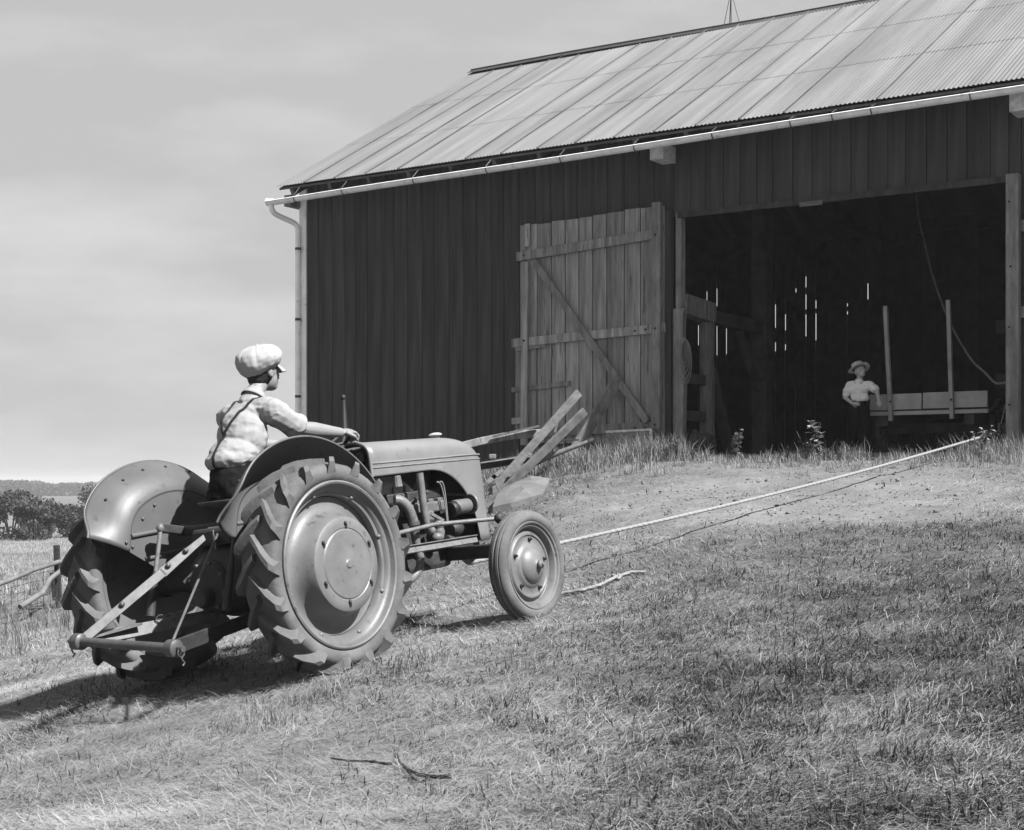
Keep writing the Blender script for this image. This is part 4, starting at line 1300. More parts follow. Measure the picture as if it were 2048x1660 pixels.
def peak(u, v):
    a = R(-62) + R(124) * u
    r0 = .090 + .045 * v * math.cos(a) ** .5
    return H - DOFF + hr @ Vector((0, 0, .026)) + cap_r @ Vector((r0 * math.cos(a) + .006, r0 * math.sin(a) * .86, .004 - .022 * v - .02 * v * v))
mb = MB(); mb.grid(peak, 18, 6); o = mb.build('peak', M_CAP, cap_o, smooth=80); o.modifiers.new('t', 'SOLIDIFY').thickness = .006

# ---- the boy inside the barn, at the end of the hay rack; barn coordinates
BY = .62
M_BSHIRT = mat('lightened_boy_shirt', 2.5, .9, amp=.06, nscale=9, spec=.1); M_BSKIN = mat('lightened_boy_skin', 1.35, .6, amp=.08, nscale=10); M_BHAT = mat('lightened_boy_straw', 1.7, .9, amp=.15, nscale=60)  # boy's tones lightened to make up for the shade in the doorway
q = binv(1719, 790, BY)
boy_m = BM @ Matrix.Translation((q.x, BY, 0)) @ Matrix.Diagonal((.88, .88, .79, 1))
boy = empty('person', mtx=boy_m, label='boy in straw hat and white shirt standing inside the dark barn doorway', cat='person')
bs = .94
BH = Vector((.01, -.01, 1.345)); br = Matrix.Rotation(R(-35), 3, 'Z') @ Matrix.Rotation(R(-10), 3, 'Y')
bb = MB(); add_head(bb, BH, br, .94)
bb.cap((0, 0, 1.17), (.005, -.005, 1.27), .045, .042)
bb.ell((0, 0, 1.06), (.14, .085, .16)); bb.ell((0, 0, .84), (.115, .08, .12))
a1 = [Vector((-.15, 0, 1.13)), Vector((-.215, -.02, .94)), Vector((-.06, -.12, .83))]
bb.cap(a1[0], a1[1], .042, .034); bb.cap(a1[1], a1[2], .034, .023)
add_hand(bb, a1[2], (.8, -.3, -.1), (-.2, -1, .1), .85, .9, 1)
a2 = [Vector((.15, 0, 1.13)), Vector((.29, -.09, 1.02)), Vector((.33, -.10, .86))]
bb.cap(a2[0], a2[1], .042, .034); bb.cap(a2[1], a2[2], .034, .023)
add_hand(bb, a2[2], (.1, 0, -1), (.1, -1, 0), .85, .6, 1)
for s in (-1, 1):
    bb.cap((s * .07, 0, .78), (s * .08, -.01, .42), .068, .048); bb.cap((s * .08, -.01, .42), (s * .085, .02, .07), .046, .032); bb.cap((s * .085, .02, .04), (s * .09, -.12, .03), .034, .026)
link('body', fuse(bb, 'body', .006, 2), M_BSKIN, boy)
bsh = MB()
bsh.ell((0, 0, 1.06), (.155, .10, .14)); bsh.ell((.005, 0, .94), (.140, .098, .13)); bsh.cap((-.12, 0, 1.145), (.12, 0, 1.145), .055, .055)
bsh.cap(a1[0], a1[0].lerp(a1[1], .72), .060, .062); bsh.cap(a2[0], a2[0].lerp(a2[1], .70), .060, .062)
bsh.tube([(0, 0, 1.18), (.002, -.004, 1.225)], [.062, .054], 14)
link('shirt', fuse(bsh, 'shirt', .008, 2, folds(.016, 13, 13, 15, 44)), M_BSHIRT, boy)
btr = MB(); btr.ell((0, 0, .82), (.13, .095, .11))
for s in (-1, 1): btr.cap((s * .07, 0, .78), (s * .08, -.01, .42), .085, .070); btr.cap((s * .08, -.01, .42), (s * .085, .02, .06), .068, .062)
link('trousers', fuse(btr, 'trousers', .009, 2, folds(.012, 12, 12, 9, 54)), M_TROUSER, boy)
mb = MB(); mb.ell(BH + br @ Vector((-.012, 0, .02)), (.086, .072, .082), br); link('hair', fuse(mb, 'hair', .007, 2), M_HAIR, boy)
hat_r = br @ Matrix.Rotation(R(-20), 3, 'Y')
hp_ = [(.002, .115), (.05, .113), (.078, .100), (.086, .06), (.090, .015), (.094, .008), (.115, .000), (.140, -.003), (.158, .004)]
mb = MB()
def hatf(u, v):
    a = 2 * PI * u; k = v * (len(hp_) - 1); i = min(int(k), len(hp_) - 2); qq = k - i
    r_ = hp_[i][0] * (1 - qq) + hp_[i + 1][0] * qq; z_ = hp_[i][1] * (1 - qq) + hp_[i + 1][1] * qq
    z_ += .035 * max(0, v - .6) * math.cos(2 * a)
    return BH + br @ Vector((-.015, 0, .050)) + hat_r @ Vector((r_ * math.cos(a) * 1.06, r_ * math.sin(a), z_))
mb.grid(hatf, 40, 16); o = mb.build('hat', M_BHAT, boy, smooth=60); o.modifiers.new('t', 'SOLIDIFY').thickness = .004
mb = MB(); mb.tube([BH + br @ Vector((-.015, 0, .050)) + hat_r @ Vector((.094 * math.cos(a) * 1.05, .093 * math.sin(a), .022)) for a in np.linspace(0, 2 * PI, 30)[:-1]], .010, 6, closed=True)
mb.build('hat_band', M_STRAP, boy, smooth=60)

# ------------------------------------------------------------------ hay rack in the doorway
WY = .85
M_RACK = mat('rack_board', 1.25, .8, amp=.2, nscale=5, spots=.3, spot_scale=6)
def wb(px, py, y=WY): return binv(px, py, y)
wg = empty('hay_wagon', mtx=BM @ Matrix.Translation((wb(1850, 800).x, WY, 0)), label='hay wagon end rack with two tall stakes standing inside the doorway', cat='wagon')
WX = wb(1850, 800).x
zt, zb_ = wb(1850, 786).z, wb(1850, 818).z
xl, xr, xm = wb(1740, 800).x - WX, wb(1976, 800).x - WX, wb(1845, 800).x - WX
MB().box(((xl + xm) / 2 - .003, 0, (zt + zb_) / 2), (xm - xl - .012, .03, zt - zb_)).build('end_board', M_RACK, wg, bevel=.004)
MB().box(((xr + xm) / 2 + .003, 0, (zt + zb_) / 2 + .004), (xr - xm - .012, .03, zt - zb_)).build('end_board', M_RACK, wg, bevel=.004)
MB().box(((xl + xr) / 2, -.004, zb_ - .045), (xr - xl + .02, .045, .05)).build('cross_bar', M_RACK, wg, bevel=.004)
for (px0, py0, px1, py1) in ((1770, 612, 1782, 842), (1896, 600, 1904, 838)):
    a, b = wb(px0, py0, WY - .06), wb(px1, py1, WY - .06)
    MB().beam((b.x - WX, -.055, b.z), (a.x - WX, -.045, a.z), .05, .06, up=(0, 1, 0)).build('stake', mat('stake_wood', 1.0, .85, amp=.3, nscale=6), wg, bevel=.004)
    MB().lathe([(.014, -.01), (.014, .01)], 8, Matrix.Translation((b.x - WX, -.09, zt - .10))).build('bolt', M_DARK, wg)
for s in (-1, 1):
    MB().beam((s * .55, .02, zb_ - .12), (s * .55, 3.6, zb_ - .12), .12, .16).build('sill_beam', M_INTERIOR, wg)
for i in range(7):
    MB().box((-.72 + i * .24, 1.85, zb_ - .02), (.225, 3.6, .03)).build('bed_plank', M_INTERIOR, wg)
for yy in (.7, 2.9):
    MB().beam((-.70, yy, .36), (.70, yy, .36), .10, .12).build('axle', M_INTERIOR, wg)
    for s in (-1, 1):
        wh = empty('wheel', (s * .74, yy, .36)); wh.parent = wg
        MB().lathe([(.34, -.03), (.36, -.03), (.36, .03), (.34, .03)], 32, Matrix.Rotation(R(90), 4, 'Z'), closed=True).build('rim', M_INTERIOR, wh)
        MB().lathe([(.06, -.09), (.06, .09)], 14, Matrix.Rotation(R(90), 4, 'Z')).build('hub', M_INTERIOR, wh)
        for k in range(12):
            a = k * PI / 6
            MB().beam((0, 0, 0), (0, .345 * math.cos(a), .345 * math.sin(a)), .03, .04, up=(1, 0, 0)).build('spoke', M_INTERIOR, wh)

# ------------------------------------------------------------------ ropes
def rope_mesh(pts, r, twist=.075, n=12):
    P = [Vector(p) for p in pts]; L = [0]
    for a, b in zip(P[:-1], P[1:]): L.append(L[-1] + (b - a).length)
    N = max(8, int(L[-1] / (twist / 7)))
    out = []; j = 0
    for i in range(N + 1):
        s = L[-1] * i / N
        while j < len(L) - 2 and L[j + 1] < s: j += 1
        t = (s - L[j]) / max(1e-6, L[j + 1] - L[j])
        out.append(P[j].lerp(P[j + 1], t))
    st = L[-1] / N
    return MB().tube(out, r, n, lobes=lambda i, a: .32 * (abs(math.cos(1.5 * (a - 2 * PI * i * st / (twist * 3)))) - .55))
pul_p = bw(binv(2003, 862, .30).x, .30, binv(2003, 862, .30).z)
hook = TM @ Vector((2.24, 0, .375))
# the visible line of the rope in the photograph, as depths along it
n1 = pul_p
pts = []
for i in range(33):
    t = i / 32
    p_ = hook.lerp(n1, t); p_.z -= .06 * math.sin(PI * t)
    pts.append(p_)
rp = rope_mesh(pts, .0135)
o = rp.build('tow_rope', M_ROPE, None, smooth=60); tag(o, 'taut pale hay rope stretched from the tractor to the barn doorway', 'rope')
gp = []
for (px, py) in ((1030, 1205), (1090, 1200), (1125, 1193), (1165, 1186), (1200, 1176), (1232, 1160), (1262, 1150), (1292, 1150)):
    lo, hi = 6.0, 16.0
    for _ in range(40):
        m_ = (lo + hi) / 2; q = at(px, py, m_)
        if q.z > gz(q.x, q.y): lo = m_
        else: hi = m_
    q = at(px, py, lo); q.z += .022; gp.append(q)
o = rope_mesh(gp, .011).build('loose_rope', M_ROPE, None, smooth=60)
o = tag(o, 'loose frayed rope end lying in the grass beside the front wheel', 'rope')
kn = MB(); kc = gp[5]
kn.tube([kc + Vector((.028 * math.cos(a), .028 * math.sin(a), .012 * math.sin(2 * a))) for a in np.linspace(0, 2 * PI, 20)[:-1]], .013, 8, closed=True)
kn.build('knot', M_ROPE, o, smooth=60)
# rope coming down inside the barn, tied back to the right-hand jamb
hp2 = [binv(px, py, y) for px, py, y in ((1838, 440, 2.6), (1850, 490, 2.3), (1868, 560, 1.9), (1900, 645, 1.4), (1940, 715, .9), (1970, 745, .5), (1990, 765, .22), (2004, 766, .12), (2016, 764, .05))]
cr = []
for i in range(len(hp2) - 1):
    a = hp2[max(i - 1, 0)]; b = hp2[i]; c = hp2[i + 1]; d = hp2[min(i + 2, len(hp2) - 1)]
    for k in range(6):
        t = k / 6
        cr.append(.5 * ((2 * b) + (c - a) * t + (2 * a - 5 * b + 4 * c - d) * t * t + (3 * b - a - 3 * c + d) * t ** 3))
cr.append(hp2[-1])
top = cr[0] + Vector((-.25, .4, 1.3))
cr = [bw(*p) for p in [top] + cr]
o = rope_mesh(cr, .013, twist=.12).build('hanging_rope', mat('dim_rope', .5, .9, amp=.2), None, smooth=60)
tag(o, 'slack rope hanging inside the barn, tied to the right jamb', 'rope')
tl = [bw(*binv(px, py, .10)) for px, py in ((2017, 764), (2016, 795), (2008, 825), (2002, 848))]
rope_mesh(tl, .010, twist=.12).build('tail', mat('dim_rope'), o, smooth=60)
# pulley block on the floor by the jamb
pb = empty('pulley_block', loc=pul_p, label='small pulley block tied low beside the right jamb', cat='pulley')
for s in (-1, 1): MB().box((s * .03, 0, .03), (.012, .05, .14)).build('cheek', M_LIGHTWOOD, pb, bevel=.004)
MB().lathe([(.05, -.018), (.038, 0), (.05, .018)], 18, Matrix.Translation((0, 0, .02)) @ Matrix.Rotation(R(90), 4, 'Z')).build('sheave', M_STEEL, pb, smooth=40)
MB().tube([(0, 0, .08), (.0, 0, .13), (.03, 0, .15), (.04, 0, .12)], .009, 8).build('hook', M_STEEL, pb, smooth=60)
# coil of rope on the left jamb
co = empty('rope_coil', mtx=BM @ Matrix.Translation(binv(1368, 700, -.10)), label='coil of thin rope hanging on the left jamb of the doorway', cat='rope')
for k in range(5):
    w_ = .035 + .012 * k; h_ = .17 + .03 * k
    MB().tube([(w_ * math.cos(a) + .01 * k, -.012 * k * .6, h_ * math.sin(a) - .04 * k) for a in np.linspace(0, 2 * PI, 28)[:-1]], .006, 6, closed=True).build('loop', M_ROPE, co, smooth=60)
MB().tube([(.0 + .03 * math.cos(a), -.03, -.40 + .05 * math.sin(a)) for a in np.linspace(0, 2 * PI, 20)[:-1]], .007, 6, closed=True).build('loop', M_ROPE, co, smooth=60)
MB().tube([(0, -.02, -.20), (.01, -.025, -.34)], .007, 6).build('tail', M_ROPE, co, smooth=60)

# ------------------------------------------------------------------ things stacked along the wall by the door
def board(name, a, b, w, t, m, label, cat, up=(0, 0, 1), group=None, w2=None):
    a, b = Vector(a), Vector(b)
    mb = MB().beam(Vector((0, 0, 0)), b - a, t, w, up=up, h2=w2)
    o = mb.build(name, m, None, bevel=.006); o.location = a
    return tag(o, label, cat, group)
def down(px, py, Y):
    q = at(px, py, Y); return q
board('plank', at(982, 985, 18.6), at(1158, 785, 19.0), .105, .045, M_LIGHTWOOD, 'upper of two pale planks sticking up behind the tractor nose', 'plank', up=(-.6, -.5, .6))
board('plank', at(984, 1004, 18.2), at(1170, 822, 18.5), .11, .04, mat('knotty_plank', .34, .85, amp=.4, nscale=9, spots=.5, spot_scale=8), 'lower pale plank with a split edge sticking up behind the tractor nose', 'plank', up=(-.6, -.5, .6))
board('plank', bw(*binv(1140, 915, -.40)), bw(*binv(1238, 756, -.19)), .16, .045, M_TIMBER, 'short wide board propped against the open barn door', 'plank', up=(-.8, -.4, .4))
im = empty('farm_implement', loc=at(1060, 935, 18.9), label='old farm implement with a curved wooden beam and an iron pole, beside the barn wall', cat='implement')
IO = at(1060, 935, 18.9)
def ip(name, mb, m, smooth=None, bevel=0): return mb.build(name, m, im, smooth, off=IO, bevel=bevel)
bp_ = [at(925, 892, 19.2), at(960, 883, 19.2), at(1010, 873, 19.2), at(1060, 867, 19.2), at(1105, 866, 19.2)]
mb = MB()
for a, b in zip(bp_[:-1], bp_[1:]): mb.beam(a, b + (b - a) * .02, .10, .10)
ip('tongue', mb, M_TIMBER, bevel=.01)
ip('strap', MB().beam(at(985, 873, 19.1), at(1078, 852, 19.1), .05, .025), M_LINK)
pp = [at(1025, 948, 18.6), at(1060, 930, 18.6), at(1100, 912, 18.6), at(1140, 897, 18.6), at(1186, 880, 18.6)]
ip('pole', MB().tube(pp, [.045, .042, .040, .030, .026], 12), M_LINK, smooth=50)
ip('pole_end', MB().tube([at(1178, 884, 18.6), at(1188, 879, 18.6)], [.040, .032], 10), M_IRON, smooth=50)
ip('stand', MB().tube([at(1176, 886, 18.65), at(1176, 925, 18.65)], [.012, .026], 8), M_LINK, smooth=50)
ip('skid', MB().beam(at(960, 932, 18.8), at(1062, 916, 18.9), .09, .10), M_IRON, bevel=.01)
ip('skid_shoe', MB().beam(at(960, 926, 18.75), at(1062, 911, 18.85), .10, .014), M_LIGHTWOOD)
ip('bracket', MB().box(at(1052, 912, 18.8), (.14, .10, .06)).box(at(985, 913, 18.8), (.09, .07, .06)), M_LIGHTWOOD, bevel=.01)
ip('tine', MB().tube(bez(at(1102, 885, 18.6), at(1110, 905, 18.6), at(1100, 915, 18.6), at(1094, 932, 18.6), 8), [.012] * 9, 8), M_STEEL, smooth=60)
ip('cross_stay', MB().beam(at(1118, 830, 18.9), at(1110, 865, 18.9), .02, .03), M_LINK)
ip('seat_plate', MB().box(at(1140, 880, 19.1), (.22, .16, .02)), M_IRON)
for (a, b) in (((975, 965), (1006, 938)), ((985, 950), (1012, 975))):
    ip('slat', MB().beam(at(a[0], a[1], 18.5), at(b[0], b[1], 18.5), .02, .05), M_LIGHTWOOD)
# low flat slab by the foot of the planks
sl = MB()
oc = [(985, 1012, 16.6), (1022, 1008, 16.6), (1062, 996, 16.8), (1086, 982, 17.2), (1096, 962, 17.9), (1100, 952, 18.3), (1062, 955, 18.3), (1030, 962, 18.2), (1008, 976, 17.8), (994, 992, 17.2)]
qs = [at(*c) + Vector((0, 0, random.uniform(-.03, .03))) for c in oc]; nq = len(qs); cq = sum(qs, Vector()) / nq + Vector((0, 0, .05))
ring2 = [q.lerp(cq, .45) + Vector((random.uniform(-.05, .05), 0, random.uniform(.0, .05))) for q in qs]
V = qs + ring2 + [cq] + [q - Vector((0, -.03, .30)) for q in qs]
Fc = [(i_, (i_ + 1) % nq, nq + (i_ + 1) % nq, nq + i_) for i_ in range(nq)] + [(nq + i_, nq + (i_ + 1) % nq, 2 * nq) for i_ in range(nq)] + [(2 * nq + 1 + i_, 2 * nq + 1 + (i_ + 1) % nq, (i_ + 1) % nq, i_) for i_ in range(nq)]
sl.add(V, Fc)
o = sl.build('stone_slab', mat('pale_slab', .36, .9, amp=.2, nscale=5, bump=.3), None, bevel=.02)
tag(o, 'pale flat stone slab lying below the old implement', 'stone')
# block under the door, sack by the jamb
q0 = binv(1267, 880, -.22)
o = MB().box((0, 0, 0), (.72, .26, .27)).build('stone_block', M_STONE, None, bevel=.03)
o.matrix_world = BM @ Matrix.Translation((q0.x, -.26, q0.z)) @ Matrix.Rotation(R(-1.5), 4, 'Y')
tag(o, 'long rough stone block under the foot of the open door', 'stone')
sk = MB(); qk = binv(1402, 884, -.12)
sk.ell((0, 0, -.03), (.15, .13, .11)); sk.ell((.09, .02, -.02), (.11, .11, .11)); sk.ell((-.09, 0, .05), (.07, .07, .09))
me_ = fuse(sk, 'sack', .02, 2, folds(.03, 9, 9, 9, 71))
o = link('sack', me_, M_SACK, None); o.matrix_world = BM @ Matrix.Translation((qk.x, -.10, qk.z + .02))
tag(o, 'dark slumped sack at the foot of the left jamb', 'sack')

# ------------------------------------------------------------------ fence at the left
def ground_at(px, py, y0=5.5, y1=60):
    lo, hi = y0, y1
    for _ in range(44):
        m_ = (lo + hi) / 2; q = at(px, py, m_)
        if q.z > gz(q.x, q.y): lo = m_
        else: hi = m_
    return at(px, py, lo)
fpz = ground_at(116, 1216)
fY = fpz.y
fe = empty('fence', loc=fpz, label='broken wire fence with a dark post and pale pole rails at the left', cat='fence')
def fq(name, mb, m, smooth=None, bevel=0): return mb.build(name, m, fe, smooth, off=fpz, bevel=bevel)
fq('post', MB().beam(at(119, 1232, fY), at(113, 1090, fY), .075, .075), M_BARK, bevel=.008)
fq('post', MB().beam(at(110, 1200, fY + .3), at(104, 1145, fY + .3), .06, .06), M_BARK, bevel=.008)
M_POLE = mat('bleached_pole', .40, .85, amp=.25, nscale=6, streak=.15)
fq('rail', MB().tube([at(120, 1123, fY - .08), at(70, 1139, fY - .3), at(20, 1160, fY - .5), at(-40, 1182, fY - .8)], [.032, .032, .034, .036], 10), M_POLE, smooth=60)
fq('brace_pole', MB().tube([at(123, 1140, fY - .12), at(100, 1158, fY - .25), at(85, 1185, fY - .5), at(40, 1214, fY - .9)], [.030, .036, .040, .038], 10), M_POLE, smooth=60)
for i in range(5):
    fq('wire', MB().tube([at(112, 1140 + i * 15, fY), at(60, 1150 + i * 15, fY - .2), at(-20, 1172 + i * 15, fY - .6)], .0032, 5), M_WIRE)
for i in range(9):
    px = 100 - i * 13
    fq('stay_wire', MB().tube([at(px, 1140 + i * 3, fY - .02 * i), at(px + 1, 1212 + i * 3, fY - .02 * i)], .003, 5), M_WIRE)

# ------------------------------------------------------------------ small things on the ground
tg = ground_at(800, 1545)
tw = empty('fallen_twig', loc=tg, label='dark forked twig lying on the trampled hay in front', cat='twig')
def gline(pts, r0, r1, lift=.03):
    out = []
    for px, py in pts:
        q = ground_at(px, py); q.z += lift; out.append(q)
    n = len(out)
    return MB().tube(out, [r0 + (r1 - r0) * i / (n - 1) for i in range(n)], 6)
gline([(790, 1522), (800, 1540), (815, 1555), (838, 1566), (870, 1570), (902, 1569)], .005, .009).build('branch', M_TWIG, tw, off=tg)
gline([(815, 1556), (826, 1572), (832, 1576)], .006, .004).build('branch', M_TWIG, tw, off=tg)
gline([(838, 1566), (850, 1562)], .005, .003).build('branch', M_TWIG, tw, off=tg)
t2 = ground_at(720, 1535)
o = gline([(662, 1531), (700, 1537), (740, 1538), (782, 1544)], .004, .006).build('fallen_twig', M_TWIG, None, off=t2); o.location = t2
tag(o, 'thin straight dark twig on the hay, left of the forked one', 'twig')
for (pa, pb_, pc, lb) in (((1300, 1080), (1330, 1072), (1345, 1070), None),):
    pass
sc_p = ground_at(1478, 1122)
mb = MB()
for i in range(7):
    a = random.uniform(0, 2 * PI); q = Vector((random.uniform(-.015, .015), 0, .015 + .011 * i))
    d_ = Vector((math.cos(a), -.4, random.uniform(-.2, .9))).normalized() * .022
    mb.add([q, q + d_ + Vector((.008, 0, .004)), q + d_ * 1.3, q + d_ - Vector((.008, 0, .004))], [(0, 1, 2, 3)])
mb.tube([(0, 0, -.02), (0, 0, .08)], .002, 5)
o = mb.build('wildflower', M_PAPER, None); o.location = sc_p
tag(o, 'single white flower head standing in the grass right of the front wheel', 'flower')
stn = [(1112, 1045, .07), (1152, 1052, .06), (1190, 1022, .06), (1215, 1012, .05), (1172, 1030, .05), (1248, 1040, .045), (1565, 1024, .06), (1612, 1022, .05), (1712, 990, .06), (1790, 982, .05), (1840, 1032, .06), (1880, 1040, .055), (2010, 1040, .06), (1480, 968, .05), (1135, 1030, .05), (1275, 985, .045)]
STL = ['small stone on the bank just above the front tyre', 'pale stone on the bank right of the front tyre', 'small stone at the foot of the grassy bank', 'tiny dark clod under the grassy bank edge',
       'small stone between the tyre top and the bank grass', 'dark clod on the bank left of the rope', 'stone beside the rope shadow, middle of the ramp', 'dark clod just right of the rope shadow stone',
       'stone on the bare upper ramp below the rope', 'small clod on the bare ramp right of the rope', 'stone among bare stalks on the right of the ramp', 'dark clod right of the bare stalks',
       'stone near the right edge of the frame', 'small clod on the bare ramp left of the rope', 'stone nearest the slab on the bank', 'dark clod high on the bare ramp, left side']
for i, (px, py, r_) in enumerate(stn):
    q = ground_at(px, py)
    mb = MB(); mb.ell((0, 0, 0), (r_, r_ * .8, r_ * .5), n=8, m=6)
    mb.v = [tuple(c * random.uniform(.82, 1.15) for c in v) for v in mb.v]
    o = mb.build('stone', M_STONE if i % 3 else mat('dark_clod', .09, .95, amp=.3), None); o.location = q + Vector((0, 0, r_ * .15)); o.rotation_euler = (0, 0, random.uniform(0, 6))
    tag(o, STL[i], 'stone', 'loose stones on the ramp')

# ------------------------------------------------------------------ grass and hay
def frustum_pts(n, y0, y1, power, xm=.42, xpad=.9):
    """random ground points, denser near the camera, a step wider than the view"""
    t = RNG.random(n)
    a = 1 - power
    y = (y0 ** a + t * (y1 ** a - y0 ** a)) ** (1 / a)
    x = (RNG.random(n) * 2 - 1) * (y * xm + xpad)
    return x, y
def barn_local(x, y):
    dx, dy = x - BM.translation.x, y - BM.translation.y
    return dx * BW_X.x + dy * BW_X.y, dx * BW_Y.x + dy * BW_Y.y
def outside(x, y):
    lx, ly = barn_local(x, y)
    return ~((ly > -.14) & (lx > -.2) & (lx < BL + .2) & (ly < BD + .3))
def blades(name, x, y, length, width, lean, az, tone, m, curl=.5, lift=0.0):
    """one bent, tapering blade per point"""
    n = len(x)
    z = hgt(x, y) - .004 + lift
    side = np.stack([-np.sin(az), np.cos(az), np.zeros(n)], 1)
    fwd = np.stack([np.cos(az), np.sin(az), np.zeros(n)], 1)
    up = np.array([0, 0, 1.0])
    b0 = np.stack([x, y, z], 1)
    d1 = fwd * np.sin(lean)[:, None] + up * np.cos(lean)[:, None]
    l2 = np.minimum(lean + curl, 1.75)
    d2 = fwd * np.sin(l2)[:, None] + up * np.cos(l2)[:, None]
    m1 = b0 + d1 * (length * .55)[:, None]
    tp = m1 + d2 * (length * .45)[:, None]
    w = width[:, None] * .5
    # keep lying blades on top of the ground
    for q in (m1, tp):
        g = hgt(q[:, 0], q[:, 1], True) + .006
        q[:, 2] = np.maximum(q[:, 2], g)
    v = np.stack([b0 - side * w, b0 + side * w, m1 + side * w * .8, m1 - side * w * .8, tp], 1).reshape(-1, 3)
    o5 = np.arange(n)[:, None] * 5
    f = np.concatenate([o5 + np.array([[0, 1, 2]]), o5 + np.array([[0, 2, 3]]), o5 + np.array([[3, 2, 4]])], 0)
    return np_mesh(name, v, f, np.repeat(tone, 5))

# matted dry hay
x, y = frustum_pts(540000, 3.3, 26, 1.6)
gm_, dm_ = green_mask(x, y), dust_mask(x, y)
keep = outside(x, y) & (RNG.random(len(x)) < (1 - .82 * gm_) * (1 - .78 * dm_))
x, y = x[keep], y[keep]; n = len(x)
flow = fbm(x * .35, y * .35, seed=91, octv=2) * 2.4 - 1.1
az = np.where(RNG.random(n) < .75, flow + RNG.normal(0, .45, n) + np.where(RNG.random(n) < .5, PI, 0), RNG.random(n) * 2 * PI)
lean = np.clip(RNG.normal(1.35, .22, n), .3, 1.56)
ln = RNG.uniform(.05, .16, n) * np.clip(1.15 - y * .012, .7, 1)
wd = np.maximum(.0017, y * .00024) * RNG.uniform(.7, 1.4, n)
tn = (.70 + .50 * RNG.random(n) ** 1.2) * (.72 + .56 * fbm(x * 1.1, y * 1.1, seed=61, octv=3))
o = link('dry_grass', blades('dry_grass', x, y, ln, wd, lean, az, tn, None, lift=RNG.uniform(0, .02, n)), M_DRYGRASS)
tag(o, 'matted dry hay trampled flat over the yard', 'grass', kind='stuff')

# short green sward
x, y = frustum_pts(540000, 3.3, 24, 1.6)
gm_, dm_ = green_mask(x, y), dust_mask(x, y)
keep = outside(x, y) & (RNG.random(len(x)) < (.08 + .92 * gm_) * (1 - .85 * dm_) * (.25 + .75 * sstep(.34, .56, fbm(x * 5.5, y * 5.5, seed=47, octv=2))))
x, y = x[keep], y[keep]; n = len(x)
tuft = fbm(x * 4.5, y * 4.5, seed=41, octv=2)
az = RNG.random(n) * 2 * PI
lean = np.clip(RNG.normal(.85, .40, n), .05, 1.5)
ln = RNG.uniform(.025, .075, n) * (.6 + 1.2 * np.clip(tuft - .2, 0, 1))
wd = np.maximum(.0045, y * .00050) * RNG.uniform(.6, 1.9, n)
tn = .6 + .8 * RNG.random(n) ** 1.5
o = link('green_grass', blades('green_grass', x, y, ln, wd, lean, az, tn, None), M_GREENGRASS)
tag(o, 'short dark green grass and clover in patches', 'grass', kind='stuff')

# tall seeding grass on the edge of the ramp, along the wall and round the fence
X, Y, Ln, Tn = [], [], [], []
def tufts(cx, cy, sx, sy, n, l0, l1, t0=.8, t1=1.4):
    for i in range(n):
        tx, ty = RNG.normal(cx, sx), RNG.normal(cy, sy)
        k = RNG.integers(14, 34)
        X.extend(RNG.normal(tx, .05, k)); Y.extend(RNG.normal(ty, .05, k))
        Ln.extend(RNG.uniform(l0, l1, k)); Tn.extend(RNG.uniform(t0, t1, k))
for (lx, ly, sx, sy, n, a, b) in ((4.7, -1.1, .5, .3, 46, .10, .28), (5.6, -.75, .5, .25, 60, .10, .30), (6.4, -.60, .35, .2, 50, .10, .34), (5.6, -1.6, .9, .5, 90, .08, .20), (7.6, -.45, .6, .12, 24, .06, .16),
                                  (9.2, -.40, .9, .10, 30, .06, .16), (10.9, -.55, .4, .2, 44, .10, .26), (11.5, -.9, .6, .4, 70, .08, .22), (10.6, -1.3, .9, .5, 60, .05, .14), (8.0, -1.0, 1.2, .4, 60, .04, .12), (3.4, -1.2, .6, .3, 30, .08, .2)):
    c = bw(lx, ly, 0)
    for i in range(n):
        q = bw(lx + RNG.normal(0, sx), ly + RNG.normal(0, sy), 0)
        tufts(q.x, q.y, .03, .03, 1, a, b * 1.25)
for (lx, ly, sx, sy, n, a, b) in ((6.55, -.55, .25, .12, 26, .2, .48), (5.2, -.95, .7, .25, 40, .15, .40), (8.75, -.42, .5, .07, 14, .12, .34), (10.95, -.5, .35, .15, 26, .15, .42), (4.6, -1.5, .6, .35, 40, .12, .30)):
    for i in range(n):
        q = bw(lx + RNG.normal(0, sx), ly + RNG.normal(0, sy), 0); tufts(q.x, q.y, .02, .02, 1, a, b)
for i in range(150):
    q = (RNG.uniform(-8.5, -4.2), RNG.uniform(13, 24)); tufts(q[0], q[1], .1, .1, 1, .10, .38, .6, 1.2)
for i in range(220):
    q = (RNG.uniform(-13, -3.8), RNG.uniform(14, 40)); tufts(q[0], q[1], .2, .2, 1, .10, .30, .7, 1.2)
for i in range(36):
    a_ = RNG.uniform(0, 1)
    q = TM @ Vector((RNG.uniform(-1.3, .4), -TRK - RNG.uniform(.22, .5), 0)); tufts(q.x, q.y, .05, .05, 1, .05, .12, .8, 1.3)
X, Y, Ln, Tn = map(np.array, (X, Y, Ln, Tn))
k = outside(X, Y); X, Y, Ln, Tn = X[k], Y[k], Ln[k], Tn[k]; n = len(X)
o = link('tall_grass', blades('tall_grass', X, Y, Ln, np.maximum(.004, Y * .00034), np.clip(RNG.normal(.42, .30, n), 0, 1.3), RNG.random(n) * 2 * PI, Tn, None), mat('seeding_grass', .62, .8, amp=.25, nscale=3, tone=True, trans=.2, spec=.1))
tag(o, 'tall seeding grass along the ramp edge and the fence', 'grass', kind='stuff')

